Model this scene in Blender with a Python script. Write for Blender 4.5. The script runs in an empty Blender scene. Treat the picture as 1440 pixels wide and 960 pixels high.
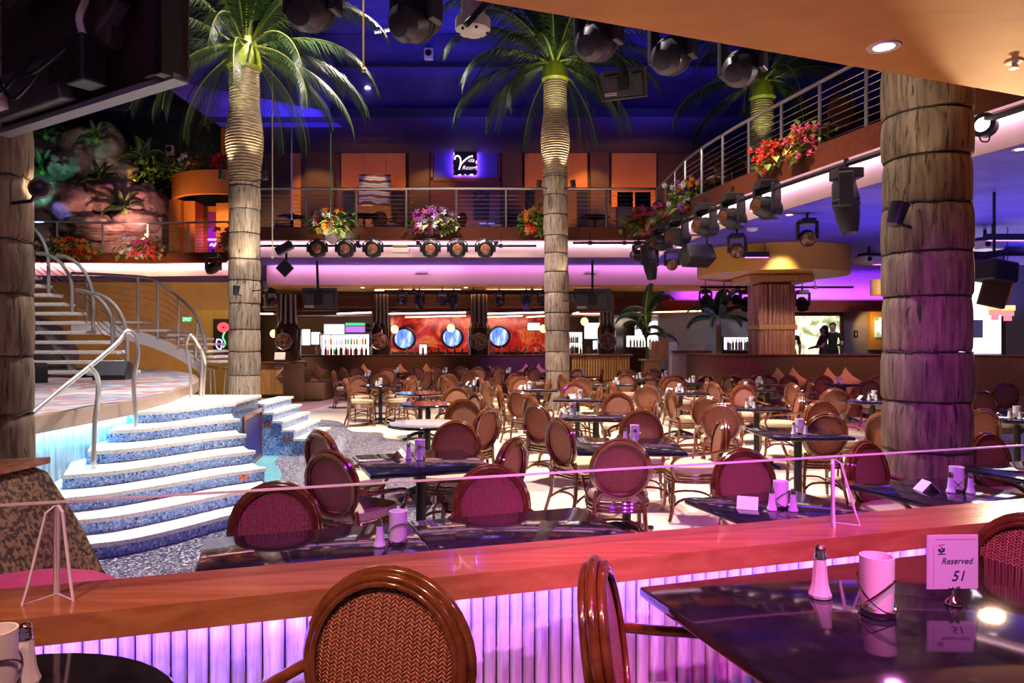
import bpy, bmesh, math, random
from math import pi, sin, cos, radians, atan2, sqrt
from mathutils import Vector, Matrix
random.seed(7)
sc = bpy.context.scene
C = sc.collection

# ------------------------------------------------------------------ camera, world, exposure
EYE = 1.57
cam = bpy.data.objects.new('camera', bpy.data.cameras.new('camera')); C.objects.link(cam)
cam.location = (0, 0, EYE); cam.rotation_euler = (pi/2, 0, 0)
cam.data.sensor_width = 36; cam.data.lens = 25.0; cam.data.clip_start = .05; cam.data.clip_end = 120
sc.camera = cam
sc.view_settings.view_transform = 'Standard'; sc.view_settings.look = 'None'
sc.view_settings.gamma = 1; sc.view_settings.use_curve_mapping = False
sc.view_settings.exposure = 0.35
try:
    sc.cycles.use_denoising = True
    sc.cycles.max_bounces = 6; sc.cycles.diffuse_bounces = 3; sc.cycles.glossy_bounces = 3
    sc.cycles.transparent_max_bounces = 16; sc.cycles.transmission_bounces = 4
    sc.cycles.sample_clamp_indirect = 4; sc.cycles.caustics_reflective = False; sc.cycles.caustics_refractive = False
except Exception: pass
w = bpy.data.worlds.new('world'); sc.world = w; w.use_nodes = True
w.node_tree.nodes['Background'].inputs[0].default_value = (.075, .05, .085, 1)
w.node_tree.nodes['Background'].inputs[1].default_value = 1.0

def at(px, py, d):                       # a point at distance d seen at that place of the frame
    return Vector(((px-720)*d/1000, d, EYE-(py-480)*d/1000))
def fl(px, py, z=0):                     # a point on a level surface at height z
    d = (EYE-z)*1000/(py-480)
    return Vector(((px-720)*d/1000, d, z))

def spot(name, loc, target, power, col, angle=60, blend=.5, size=.15):
    L = bpy.data.lights.new(name, 'SPOT'); L.energy = power; L.color = col
    L.spot_size = radians(angle); L.spot_blend = blend; L.shadow_soft_size = size
    o = bpy.data.objects.new(name, L); C.objects.link(o); o.location = loc
    o.rotation_euler = (Vector(target)-Vector(loc)).to_track_quat('-Z', 'Y').to_euler()
    return o
def area(name, loc, target, power, col, sx, sy, roll=0):
    L = bpy.data.lights.new(name, 'AREA'); L.energy = power; L.color = col
    L.shape = 'RECTANGLE'; L.size = sx; L.size_y = sy
    o = bpy.data.objects.new(name, L); C.objects.link(o); o.location = loc
    q = (Vector(target)-Vector(loc)).to_track_quat('-Z', 'Y')
    o.rotation_euler = (q.to_matrix() @ Matrix.Rotation(roll, 3, 'Z')).to_euler()
    return o
def strip(name, a, b, nrm, power, col, wd=.04):   # LED tape from a to b, facing nrm
    a, b, nrm = Vector(a), Vector(b), Vector(nrm).normalized()
    x = (b-a).normalized(); z = -nrm; y = z.cross(x).normalized(); z = x.cross(y)
    L = bpy.data.lights.new(name, 'AREA'); L.energy = power; L.color = col
    L.shape = 'RECTANGLE'; L.size = (b-a).length; L.size_y = wd
    o = bpy.data.objects.new(name, L); C.objects.link(o)
    m = Matrix((x, y, z)).transposed().to_4x4(); m.translation = (a+b)/2; o.matrix_world = m
    return o
WARM = (1, .80, .55); WHITE = (1, .93, .84); MAG = (1, .12, .75); PUR = (.55, .12, 1); LIL = (.85, .55, 1); BLU = (.22, .16, 1); CYA = (.25, .85, 1); AMB = (1, .5, .14)

# theatre wash from the high ceiling onto the dining floor
spot('theatre_wash', (-1.5, 8, 9.8), (-.5, 8.5, 0), 5200, WHITE, 75, .6, .25)
spot('theatre_wash', (1.5, 10.5, 9.8), (1.2, 10.5, 0), 4200, WARM, 75, .6, .25)
spot('theatre_wash', (-2.5, 14, 9.8), (-1.5, 15, 0), 3000, (1, .8, .8), 70, .6, .25)
spot('theatre_wash', (-2, 6.5, 9.8), (-3.2, 6.8, .4), 1300, (1, .98, 1), 34, .25, .15)
spot('theatre_wash', (-3, 12, 9.5), (-7, 12, .8), 3200, (1, .85, .75), 60, .5, .2)
spot('theatre_wash', (3.2, 9, 9.6), (3.2, 8.5, 0), 1500, (1, .6, .75), 50, .6, .2)
for x, y, t, p in ((4.4, 10.2, (4.2, 11.5, .5), 160), (3.2, 8.0, (3.0, 7.2, .5), 110), (6.6, 12.6, (6.8, 13.5, .5), 160), (-.6, 17.4, (-1.2, 16.8, .5), 130), (-4.2, 17.4, (-4.4, 16.5, .4), 130)):
    spot('magenta_soffit_spot', (x, y, 3.66), t, p, (1, .1, .65), 62, .7, .06)
# magenta downlights of the tier soffit
for x, y, t, p in ((-.6, 1.9, (-.9, 3.4, .8), 130), (.3, 2.2, (.2, 3.8, .8), 190), (1.6, 2.5, (1.7, 4.3, .8), 200), (2.3, 2.6, (2.4, 5.0, .6), 110)):
    spot('magenta_downlight_or_fill', (x, y, 3.17), t, p*.95, (.46, .03, 1), 75, .7, .06)
spot('magenta_downlight_or_fill', (1.3, .2, 3.17), (1.25, 2.1, .85), 230, (1, .42, .85), 60, .7, .06)  # added front lamp that brightens the reserved card
spot('warm_downlight', (-1.6, .6, 3.17), (-1.1, 1.8, .9), 140, (1, .55, .35), 70, .7, .06)
spot('magenta_downlight_or_fill', (-.2, .5, 3.17), (-.2, 1.45, .75), 150, (1, .5, .42), 58, .7, .06)
spot('magenta_downlight_or_fill', (.7, 1.0, 3.17), (.75, 2.5, .88), 330, (1, .03, .6), 50, .8, .06)
# added lamp that brightens the tan soffit over the tier
spot('tier_soffit_fill', (4.6, 6.6, 2.3), (1.6, 2.2, 3.2), 210, (1, .62, .3), 110, .8, .1)

# ------------------------------------------------------------------ mesh collector
class MB:
    def __init__(s): s.v = []; s.f = []
    def add(s, v, f):
        n = len(s.v); s.v += [tuple(p) for p in v]; s.f += [tuple(i+n for i in q) for q in f]
    def box(s, c, d, rz=0, rx=0, ry=0):
        M = Matrix.Translation(c) @ Matrix.Rotation(rz, 4, 'Z') @ Matrix.Rotation(ry, 4, 'Y') @ Matrix.Rotation(rx, 4, 'X')
        h = [x/2 for x in d]
        v = [M @ Vector((x*h[0], y*h[1], z*h[2])) for x in (-1, 1) for y in (-1, 1) for z in (-1, 1)]
        s.add(v, [(0, 1, 3, 2), (4, 6, 7, 5), (0, 4, 5, 1), (2, 3, 7, 6), (0, 2, 6, 4), (1, 5, 7, 3)]); return s
    def rbox(s, c, d, b=.01, rz=0, ry=0, rx=0):       # box with chamfered edges
        M = Matrix.Translation(c) @ Matrix.Rotation(rz, 4, 'Z') @ Matrix.Rotation(ry, 4, 'Y') @ Matrix.Rotation(rx, 4, 'X')
        bm = bmesh.new(); bmesh.ops.create_cube(bm, size=1)
        for q in bm.verts: q.co = Vector((q.co.x*d[0], q.co.y*d[1], q.co.z*d[2]))
        bmesh.ops.bevel(bm, geom=list(bm.edges), offset=b, segments=2, affect='EDGES', profile=.5)
        bm.verts.index_update()
        s.add([M @ q.co for q in bm.verts], [[q.index for q in f.verts] for f in bm.faces]); bm.free(); return s
    def tube(s, pts, r, n=8, closed=False):
        pts = [Vector(p) for p in pts]; m = len(pts); R = r if isinstance(r, (list, tuple)) else [r]*m
        v = []; up = None
        for i in range(m):
            if closed: t = pts[(i+1) % m]-pts[i-1]
            else: t = pts[min(i+1, m-1)]-pts[max(i-1, 0)]
            t = t.normalized() if t.length > 1e-9 else Vector((0, 0, 1))
            if up is None: up = Vector((0, 0, 1)) if abs(t.z) < .9 else Vector((1, 0, 0))
            a = t.cross(up)
            if a.length < 1e-6: a = t.orthogonal()
            a.normalize(); b = a.cross(t).normalized(); up = b
            for k in range(n):
                w_ = 2*pi*k/n; v.append(pts[i]+a*(R[i]*cos(w_))+b*(R[i]*sin(w_)))
        f = []
        for i in range(m if closed else m-1):
            j = (i+1) % m
            for k in range(n): f.append((i*n+k, i*n+(k+1) % n, j*n+(k+1) % n, j*n+k))
        if not closed: f += [tuple(range(n))[::-1], tuple(range((m-1)*n, m*n))]
        s.add(v, f); return s
    def lathe(s, prof, n=16, c=(0, 0, 0), ax='z', cap=True):
        c = Vector(c); v = []
        for r, z in prof:
            for k in range(n):
                a = 2*pi*k/n; p = (r*cos(a), r*sin(a), z)
                if ax == 'x': p = (p[2], p[0], p[1])
                if ax == 'y': p = (p[0], p[2], p[1])
                v.append(c+Vector(p))
        f = []
        for i in range(len(prof)-1):
            for k in range(n): f.append((i*n+k, i*n+(k+1) % n, (i+1)*n+(k+1) % n, (i+1)*n+k))
        if cap:
            if prof[0][0] > 1e-5: f.append(tuple(range(n))[::-1])
            if prof[-1][0] > 1e-5: f.append(tuple(range((len(prof)-1)*n, len(prof)*n)))
        s.add(v, f); return s
    def prism(s, poly, z0, z1):
        n = len(poly); a = sum(poly[i][0]*poly[(i+1) % n][1]-poly[(i+1) % n][0]*poly[i][1] for i in range(n))
        if a < 0: poly = poly[::-1]
        v = [(p[0], p[1], z0) for p in poly]+[(p[0], p[1], z1) for p in poly]
        f = [tuple(range(n))[::-1], tuple(range(n, 2*n))]+[(i, (i+1) % n, n+(i+1) % n, n+i) for i in range(n)]
        s.add(v, f); return s
    def ball(s, c, r, nu=10, nv=7):
        c = Vector(c); r = (r, r, r) if not isinstance(r, (tuple, list)) else r
        pr = [(max(sin(pi*i/nv), 1e-6), -cos(pi*i/nv)) for i in range(nv+1)]; n0 = len(s.v)
        s.lathe(pr, nu, cap=False)
        for i in range(n0, len(s.v)):
            p = s.v[i]; s.v[i] = (c.x+p[0]*r[0], c.y+p[1]*r[1], c.z+p[2]*r[2])
        return s
    def wall(s, pts, z0, z1, t):                     # thin wall along a plan polyline
        n = len(pts); L = []; R = []
        for i in range(n):
            a = Vector(pts[max(i-1, 0)][:2]); b = Vector(pts[min(i+1, n-1)][:2]); d = (b-a).normalized(); q = Vector((-d.y, d.x))*t/2
            p = Vector(pts[i][:2]); L.append(p+q); R.append(p-q)
        for i in range(n-1):
            a, b, c, d = L[i], L[i+1], R[i+1], R[i]
            v = [(p.x, p.y, z) for z in (z0, z1) for p in (a, b, c, d)]
            f = [(0, 1, 2, 3), (7, 6, 5, 4), (0, 4, 5, 1), (2, 6, 7, 3)]
            if i == 0: f.append((3, 7, 4, 0))
            if i == n-2: f.append((1, 5, 6, 2))
            s.add(v, f)
        return s
    def mul(s, M, n0=0):
        for i in range(n0, len(s.v)): s.v[i] = tuple(M @ Vector(s.v[i]))
        return s
    def mesh(s, name, mat, smooth=40):
        me = bpy.data.meshes.new(name); me.from_pydata(s.v, [], s.f)
        if mat: me.materials.append(mat)
        if smooth:
            for p in me.polygons: p.use_smooth = True
            me.set_sharp_from_angle(angle=radians(smooth))
        me.update(); return me
    def build(s, name, mat, parent=None, smooth=40):
        bm_fix(s)
        o = bpy.data.objects.new(name, s.mesh(name, mat, smooth)); C.objects.link(o)
        if parent: o.parent = parent
        return o
def bm_fix(s): pass

def tag(o, label, cat, group=None, kind=None):
    o['label'] = label; o['category'] = cat
    if group: o['group'] = group
    if kind: o['kind'] = kind
    return o
def struct(o): o['kind'] = 'structure'; return o
def thing(name, label, cat, loc=(0, 0, 0), rz=0, group=None):
    o = bpy.data.objects.new(name, None); C.objects.link(o); o.empty_display_size = .1
    o.location = loc; o.rotation_euler = (0, 0, rz); return tag(o, label, cat, group)
def clone(o, parent=None):
    c = o.copy(); C.objects.link(c); c.parent = parent
    for ch in o.children: clone(ch, c)
    return c
def dup(root, loc, rz=0, label=None, group=None, sc_=None):
    r = clone(root); r.location = loc; r.rotation_euler = (0, 0, rz)
    if label: r['label'] = label
    if group: r['group'] = group
    if sc_: r.scale = (sc_,)*3
    return r
def wipe(root):
    for ch in list(root.children): wipe(ch)
    bpy.data.objects.remove(root)
def smoothline(pts, n=6, closed=False):               # Catmull-Rom through the points
    P = [Vector(p) for p in pts]; m = len(P); out = []
    for i in range(m if closed else m-1):
        if closed: a, b, c, d = P[i-1], P[i], P[(i+1) % m], P[(i+2) % m]
        else: a, b, c, d = P[max(i-1, 0)], P[i], P[i+1], P[min(i+2, m-1)]
        for k in range(n):
            t = k/n; out.append(.5*((2*b)+(c-a)*t+(2*a-5*b+4*c-d)*t*t+(3*b-a-3*c+d)*t**3))
    if not closed: out.append(P[-1])
    return out

# ------------------------------------------------------------------ materials
def newmat(name):
    m = bpy.data.materials.new(name); m.use_nodes = True; nt = m.node_tree
    return m, nt, nt.nodes['Principled BSDF'], lambda t: nt.nodes.new('ShaderNode'+t), nt.links.new
def c4(c): return (c[0], c[1], c[2], 1)
def ramp(N, stops):
    r = N('ValToRGB'); e = r.color_ramp.elements
    e[0].position, e[0].color = stops[0][0], c4(stops[0][1]); e[1].position, e[1].color = stops[-1][0], c4(stops[-1][1])
    for p, c in stops[1:-1]:
        k = e.new(p); k.color = c4(c)
    return r
def plain(name, c, rough=.5, metal=0, emit=None, es=0, coat=0, c2=None, scale=6, bump=0, stretch=(1, 1, 1), detail=4, spec=.5, contrast=.25):
    m, nt, b, N, L = newmat(name)
    b.inputs['Base Color'].default_value = c4(c); b.inputs['Roughness'].default_value = rough; b.inputs['Metallic'].default_value = metal
    b.inputs['Specular IOR Level'].default_value = spec
    if coat: b.inputs['Coat Weight'].default_value = coat; b.inputs['Coat Roughness'].default_value = .08
    if emit: b.inputs['Emission Color'].default_value = c4(emit); b.inputs['Emission Strength'].default_value = es
    if c2 or bump:
        tc = N('TexCoord'); mp = N('Mapping'); mp.inputs['Scale'].default_value = stretch; L(tc.outputs['Object'], mp.inputs[0])
        nz = N('TexNoise'); nz.inputs['Scale'].default_value = scale; nz.inputs['Detail'].default_value = detail; nz.inputs['Roughness'].default_value = .6
        L(mp.outputs[0], nz.inputs['Vector'])
        if c2:
            r = ramp(N, [(.5-contrast, c), (.5+contrast, c2)]); L(nz.outputs['Fac'], r.inputs[0]); L(r.outputs[0], b.inputs['Base Color'])
        if bump:
            bp = N('Bump'); bp.inputs['Strength'].default_value = 1; bp.inputs['Distance'].default_value = bump
            L(nz.outputs['Fac'], bp.inputs['Height']); L(bp.outputs[0], b.inputs['Normal'])
    return m
def emis(name, c, s):
    m, nt, b, N, L = newmat(name); e = N('Emission'); e.inputs[0].default_value = c4(c); e.inputs[1].default_value = s
    L(e.outputs[0], nt.nodes['Material Output'].inputs[0]); return m
def glassy(name, tint=(1, 1, 1), ior=1.5, rough=.02):   # clear sheet: straight-through plus Fresnel reflection
    m, nt, b, N, L = newmat(name); t = N('BsdfTransparent'); g = N('BsdfGlossy'); fr = N('Fresnel'); mx = N('MixShader')
    t.inputs[0].default_value = c4(tint); g.inputs['Roughness'].default_value = rough; fr.inputs[0].default_value = ior
    ge = N('NewGeometry'); inv = N('Math'); inv.operation = 'SUBTRACT'; inv.inputs[0].default_value = 1; L(ge.outputs['Backfacing'], inv.inputs[1]); fm = N('Math'); fm.operation = 'MULTIPLY'; L(fr.outputs[0], fm.inputs[0]); L(inv.outputs[0], fm.inputs[1])
    L(fm.outputs[0], mx.inputs[0]); L(t.outputs[0], mx.inputs[1]); L(g.outputs[0], mx.inputs[2]); L(mx.outputs[0], nt.nodes['Material Output'].inputs[0]); return m
def speckle(name, stops, scale=60, rough=.35, coat=.2):
    m, nt, b, N, L = newmat(name); tc = N('TexCoord'); v = N('TexVoronoi'); v.inputs['Scale'].default_value = scale
    L(tc.outputs['Object'], v.inputs['Vector']); s = N('SeparateColor'); L(v.outputs['Color'], s.inputs[0])
    r = ramp(N, stops); r.color_ramp.interpolation = 'CONSTANT'; L(s.outputs[0], r.inputs[0]); L(r.outputs[0], b.inputs['Base Color'])
    b.inputs['Roughness'].default_value = rough; b.inputs['Coat Weight'].default_value = coat; return m
def wicker(name, dark, mid, lite):
    m, nt, b, N, L = newmat(name); tc = N('TexCoord'); sp = N('SeparateXYZ'); L(tc.outputs['Object'], sp.inputs[0])
    def mth(op, a, c=None, d=None):
        n = N('Math'); n.operation = op
        for i, x in enumerate((a, c, d)):
            if x is None: continue
            if isinstance(x, (int, float)): n.inputs[i].default_value = x
            else: L(x, n.inputs[i])
        return n.outputs[0]
    pp = mth('PINGPONG', sp.outputs['Y'], .0105)
    t = mth('ADD', mth('MULTIPLY', sp.outputs['Z'], 620), mth('MULTIPLY', pp, 560))
    h = mth('ADD', mth('MULTIPLY', mth('SINE', t), .5), .5)
    edge = mth('MULTIPLY', mth('SINE', mth('MULTIPLY', pp, pi/.0105)), .8)
    h2 = mth('MULTIPLY', mth('POWER', h, .7), mth('ADD', edge, .25))
    nz = N('TexNoise'); nz.inputs['Scale'].default_value = 70; nz.inputs['Detail'].default_value = 3; L(tc.outputs['Object'], nz.inputs['Vector'])
    f = mth('ADD', mth('MULTIPLY', h2, .62), mth('MULTIPLY', nz.outputs['Fac'], .55))
    r = ramp(N, [(.2, dark), (.5, mid), (.9, lite)]); L(f, r.inputs[0]); L(r.outputs[0], b.inputs['Base Color'])
    bp = N('Bump'); bp.inputs['Distance'].default_value = .004; bp.inputs['Strength'].default_value = .9; L(h2, bp.inputs['Height']); L(bp.outputs[0], b.inputs['Normal'])
    b.inputs['Roughness'].default_value = .42; return m
def wood(name, c1, c2, scale=3, stretch=(1, 12, 12), rough=.35, coat=.15, bump=0, crack=None):
    m, nt, b, N, L = newmat(name); tc = N('TexCoord'); mp = N('Mapping'); mp.inputs['Scale'].default_value = stretch
    L(tc.outputs['Object'], mp.inputs[0]); nz = N('TexNoise'); nz.inputs['Scale'].default_value = scale; nz.inputs['Detail'].default_value = 6
    nz.inputs['Distortion'].default_value = .6; L(mp.outputs[0], nz.inputs['Vector'])
    r = ramp(N, [(.3, c1), (.7, c2)]); L(nz.outputs['Fac'], r.inputs[0]); out = r.outputs[0]
    oi = N('ObjectInfo'); mr = N('MapRange'); mr.inputs['To Min'].default_value = .78; mr.inputs['To Max'].default_value = 1.1; L(oi.outputs['Random'], mr.inputs['Value']); hv = N('HueSaturation'); L(mr.outputs[0], hv.inputs['Value']); L(out, hv.inputs['Color']); out = hv.outputs[0]; hgt = nz.outputs['Fac']
    if crack:
        n2 = N('TexNoise'); n2.inputs['Scale'].default_value = scale*1.15; n2.inputs['Detail'].default_value = 3; n2.inputs['Distortion'].default_value = 1.2; L(mp.outputs[0], n2.inputs['Vector'])
        r2 = ramp(N, [(.29, (0, 0, 0)), (.40, (1, 1, 1))]); L(n2.outputs['Fac'], r2.inputs[0])
        mx = N('MixRGB'); mx.inputs[1].default_value = c4(crack); L(r2.outputs[0], mx.inputs[0]); L(out, mx.inputs[2]); out = mx.outputs[0]; hgt = r2.outputs[0]
    L(out, b.inputs['Base Color']); b.inputs['Roughness'].default_value = rough; b.inputs['Coat Weight'].default_value = coat
    if bump:
        bp = N('Bump'); bp.inputs['Distance'].default_value = bump; L(hgt, bp.inputs['Height']); L(bp.outputs[0], b.inputs['Normal'])
    return m
K = {}
K['cream'] = speckle('cream terrazzo', [(0, (.80, .70, .52)), (.3, (.88, .79, .62)), (.6, (.74, .62, .44)), (.85, (.92, .86, .72))], 90)
K['dark_terr'] = speckle('charcoal terrazzo', [(0, (.03, .03, .05)), (.35, (.10, .10, .15)), (.62, (.32, .30, .36)), (.8, (.05, .05, .10)), (.9, (.62, .58, .60))], 75)
K['teal_terr'] = speckle('turquoise terrazzo', [(0, (.08, .24, .30)), (.4, (.13, .36, .42)), (.7, (.20, .46, .48)), (.9, (.08, .20, .28))], 80)
K['pink_terr'] = speckle('pink terrazzo', [(0, (.62, .34, .36)), (.5, (.74, .46, .46)), (.8, (.52, .28, .34))], 60)
K['pale_terr'] = speckle('pale lilac terrazzo', [(0, (.72, .68, .80)), (.5, (.82, .80, .88)), (.8, (.60, .58, .72))], 60)
K['blue_mos'] = speckle('blue mosaic', [(0, (.13, .26, .62)), (.35, (.20, .36, .74)), (.6, (.30, .46, .80)), (.8, (.02, .03, .16)), (.88, (.62, .68, .88))], 72)
K['nosing'] = speckle('pale speckled tread', [(0, (.80, .76, .74)), (.4, (.88, .86, .84)), (.75, (.52, .42, .42)), (.85, (.80, .76, .76))], 110)
K['tierfloor'] = plain('dark tier carpet', (.05, .02, .05), .8, c2=(.12, .05, .08), scale=20)
K['tan'] = plain('tan plaster soffit', (.50, .185, .028), .6, c2=(.70, .31, .06), scale=1.3, stretch=(1, 2.2, 1), detail=6)
K['orange'] = plain('orange plaster', (.62, .20, .03), .6, c2=(.74, .28, .06), scale=1.2, detail=5)
K['peach'] = plain('peach plaster', (.76, .55, .36), .6, c2=(.82, .62, .40), scale=1.2, detail=5)
K['yellow'] = plain('ochre plaster', (.72, .40, .04), .5, c2=(.82, .50, .08), scale=1.5, detail=5)
K['blue'] = plain('painted night blue', (.045, .035, .42), .6, c2=(.15, .11, .66), scale=.8, stretch=(1, 3, 1), detail=6)
K['navy'] = plain('navy ceiling paint', (.008, .006, .04), .7, c2=(.02, .016, .09), scale=.6)
K['lilac'] = plain('pale plaster band', (.78, .70, .66), .6, c2=(.84, .76, .66), scale=2)
K['brownwall'] = plain('brown plaster', (.10, .045, .015), .6, c2=(.15, .07, .022), scale=1)
K['black'] = plain('black paint', (.006, .006, .008), .5)
K['blackp'] = plain('black plastic', (.018, .018, .022), .35, c2=(.03, .028, .035), scale=12)
K['darkplum'] = plain('dusty plum plastic', (.022, .014, .028), .38, c2=(.04, .028, .048), scale=8)
K['mahog'] = wood('mahogany fascia', (.13, .03, .012), (.22, .06, .025), 2, (1, 10, 14))
K['cap'] = wood('cherry rail wood', (.36, .12, .05), (.52, .22, .10), 1.6, (1.2, 14, 14), .22, .5)
K['bamboo'] = wood('bleached bamboo', (.46, .40, .42), (.86, .82, .82), 4, (14, 14, 1.3), .4, .1, .002)
K['bamboo_tan'] = wood('tan bamboo', (.38, .18, .05), (.72, .42, .14), 4, (14, 14, 1), .4, .2)
K['bark'] = wood('weathered log', (.085, .05, .032), (.31, .215, .145), 5, (5, 5, .6), .75, 0, .012, (.02, .011, .007))
K['bark_pale'] = wood('pale segmented palm trunk', (.26, .19, .14), (.62, .51, .41), 5, (5, 5, .6), .75, 0, .010, (.07, .045, .03))
K['barkup'] = wood('ringed palm bark', (.30, .21, .13), (.62, .50, .34), 4, (2, 2, 14), .8, 0, .01, (.07, .04, .025))
K['rope'] = plain('dark groove seam', (.03, .022, .018), .8)  # shade of the trunk grooves as a dark colour; also shrub stems
K['shaft'] = plain('green crown shaft', (.08, .20, .01), .4, c2=(.42, .40, .03), scale=2.5, stretch=(2, 2, .8))
K['frond'] = plain('palm frond green', (.012, .04, .01), .5, c2=(.045, .10, .02), scale=3)
K['rachis'] = plain('pale frond stalk', (.24, .30, .07), .45)
K['leaf'] = plain('leaf green', (.09, .24, .03), .5, c2=(.28, .42, .07), scale=8)
K['leaflt'] = plain('pale leaf', (.45, .52, .14), .5, c2=(.65, .62, .28), scale=8)
K['red'] = plain('red petals', (.75, .03, .015), .5); K['pink'] = plain('pink petals', (.75, .08, .25), .5)
K['mauve'] = plain('mauve petals', (.38, .08, .42), .5); K['oran'] = plain('orange petals', (.85, .28, .03), .5); K['white_p'] = plain('white petals', (.8, .8, .85), .5)
K['steel'] = plain('brushed steel', (.62, .60, .58), .28, 1)
K['satin'] = plain('satin steel rail', (.74, .72, .70), .32, .82)
K['chrome'] = plain('chrome', (.8, .78, .8), .08, 1)
K['rattan'] = wood('red brown rattan', (.09, .02, .006), (.22, .065, .018), 6, (3, 3, 3), .18, .8)
K['rattan_g'] = wood('golden rattan', (.28, .09, .02), (.50, .20, .05), 6, (3, 3, 3), .22, .6)
K['wicker'] = wicker('wicker weave', (.05, .010, .005), (.27, .06, .028), (.60, .25, .16))
K['cushion'] = plain('beige seat fabric', (.42, .30, .19), .75, c2=(.55, .42, .28), scale=60, bump=.0015)
K['granite'] = plain('black granite top', (.006, .005, .008), .06, c2=(.022, .018, .03), scale=14, coat=.4)
K['iron'] = plain('black cast iron', (.012, .012, .014), .4)
K['wax'] = plain('frosted candle glass', (.92, .86, .86), .45)
K['shk'] = plain('shaker glass', (.75, .72, .76), .12, coat=.5, spec=.8)
K['salt'] = plain('salt', (.86, .84, .84), .6)
K['paper'] = plain('white card', (.86, .84, .86), .5); K['ink'] = plain('navy ink', (.02, .02, .09), .5); K['redink'] = plain('red ink', (.65, .03, .10), .5)
K['boothf'] = plain('brown nubby upholstery', (.055, .028, .010), .8, c2=(.30, .18, .07), scale=38, bump=.008, contrast=.07, detail=2)
K['boothb'] = plain('brown booth fabric', (.10, .05, .03), .8, c2=(.20, .10, .05), scale=20, bump=.003)
K['sofa'] = plain('tan sofa vinyl', (.22, .12, .05), .5, c2=(.28, .16, .07), scale=5)
K['pcush'] = plain('pink cushion', (.70, .08, .16), .7, c2=(.55, .05, .14), scale=14, bump=.006)
K['ccush'] = plain('copper cushion', (.50, .24, .10), .6, c2=(.62, .32, .14), scale=8)
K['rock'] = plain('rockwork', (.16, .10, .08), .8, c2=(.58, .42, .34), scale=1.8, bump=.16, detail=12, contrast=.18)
K['acr'] = glassy('clear acrylic', (.97, .93, .99), 1.35, .06); K['acr_edge'] = plain('acrylic edge', (.88, .80, .9), .15)
K['pane'] = glassy('rail glass', (.95, .93, .97), 1.5, .015)
K['winpane'] = glassy('bar glass', (.97, .97, .97), 1.45, .03)
# ------------------------------------------------------------------ structure
ang = radians(17.3); U = Vector((cos(ang), sin(ang), 0)); V = Vector((-sin(ang), cos(ang), 0)); R0 = Vector((0, 2.13, 0))
def rp(u, v, z): return R0+U*u+V*v+Vector((0, 0, z))
floor = struct(MB().box((-2, 12.5, -.1), (40, 36, .2)).build('floor', K['cream'], smooth=0))
def inlay(pts, mat, h, n=5):
    q = [p[:2] for p in smoothline([fl(*p) for p in pts], n, True)]
    return MB().prism(q, .0005, h).build('floor_inlay', mat, floor, 0)
inlay([(60, 830), (270, 880), (520, 860), (600, 790), (640, 705), (652, 672), (630, 650), (590, 630), (572, 619), (542, 616), (535, 608), (495, 606), (474, 592), (417, 590), (400, 602), (418, 622), (395, 640), (386, 652), (396, 668), (372, 700), (330, 740), (200, 770), (110, 790)], K['dark_terr'], .004)
inlay([(417, 590), (400, 602), (418, 622), (395, 640), (386, 652), (396, 668), (372, 700), (330, 740), (200, 770), (110, 790), (60, 760), (200, 690), (330, 640), (355, 625), (375, 612), (395, 598)], K['teal_terr'], .006)
inlay([(365, 583), (395, 580), (430, 580), (475, 566), (470, 573), (440, 585), (400, 590), (370, 590)], K['pale_terr'], .003)
inlay([(365, 571), (420, 566), (480, 560), (540, 556), (600, 560), (560, 566), (478, 567), (430, 577), (390, 579), (365, 581)], K['pink_terr'], .003)
inlay([(370, 562), (430, 560), (470, 556), (455, 563), (420, 566), (370, 570)], K['brownwall'], .003)
tierpoly = [rp(-7, .2, 0)[:2], rp(9, .2, 0)[:2], (9, -5), (-9, -5)]
struct(MB().prism(tierpoly, .002, .1).build('floor_tier', K['tierfloor'], smooth=0))
# half wall with bamboo, cap boards
wr = struct(MB().prism([rp(-3.2, .115, 0)[:2], rp(4.6, .115, 0)[:2], rp(4.6, .23, 0)[:2], rp(-3.2, .23, 0)[:2]], .1, .812).build('wall_rail', K['brownwall'], smooth=0))
def pole_mesh(r, h, nodes):
    pts = []; rad = []; z = 0
    ks = sorted([0]+[k for n_ in nodes for k in (n_-.008, n_, n_+.008)]+[h])
    for k in ks:
        pts.append((0, 0, k)); rad.append(r*1.035 if any(abs(k-n_) < .003 for n_ in nodes) else r*(.955 if any(abs(k-n_) < .01 for n_ in nodes) else 1))
    return MB().tube(pts, rad, 12).mesh('bamboo_pole', K['bamboo'])
pm = []
for i in range(9):
    r = random.uniform(.019, .037); n0 = random.uniform(.1, .35)
    pm.append((r, pole_mesh(r, .708, [n0, min(n0+random.uniform(.26, .32), .69)])))
u = -1.75
while u < 2.9:
    r, me = random.choice(pm); o = bpy.data.objects.new('bamboo_pole', me); C.objects.link(o); o.parent = wr
    o.location = rp(u+r, .112-r-random.uniform(0, .006), .102); o.rotation_euler = (0, 0, random.uniform(0, 6)); u += 2*r+.001
cap = struct(MB().prism([rp(-3.3, .004, 0)[:2], rp(4.7, .004, 0)[:2], rp(4.7, .165, 0)[:2], rp(-3.3, .165, 0)[:2]], .812, .885).build('trim_1', K['cap'], smooth=0))
cap.rotation_euler = (0, 0, 0)
MB().prism([rp(-3.3, .167, 0)[:2], rp(4.7, .167, 0)[:2], rp(4.7, .275, 0)[:2], rp(-3.3, .275, 0)[:2]], .812, .883).build('plank', K['cap'], cap, 0)
strip('rail_led', rp(-3, .009, .806), rp(.55, .009, .806), (V*.5+Vector((0, 0, -1))), 12, (.28, .12, 1), .02)
strip('rail_led', rp(.55, .009, .806), rp(4.2, .009, .806), (V*.5+Vector((0, 0, -1))), 12, (.28, .12, 1), .02)
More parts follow.
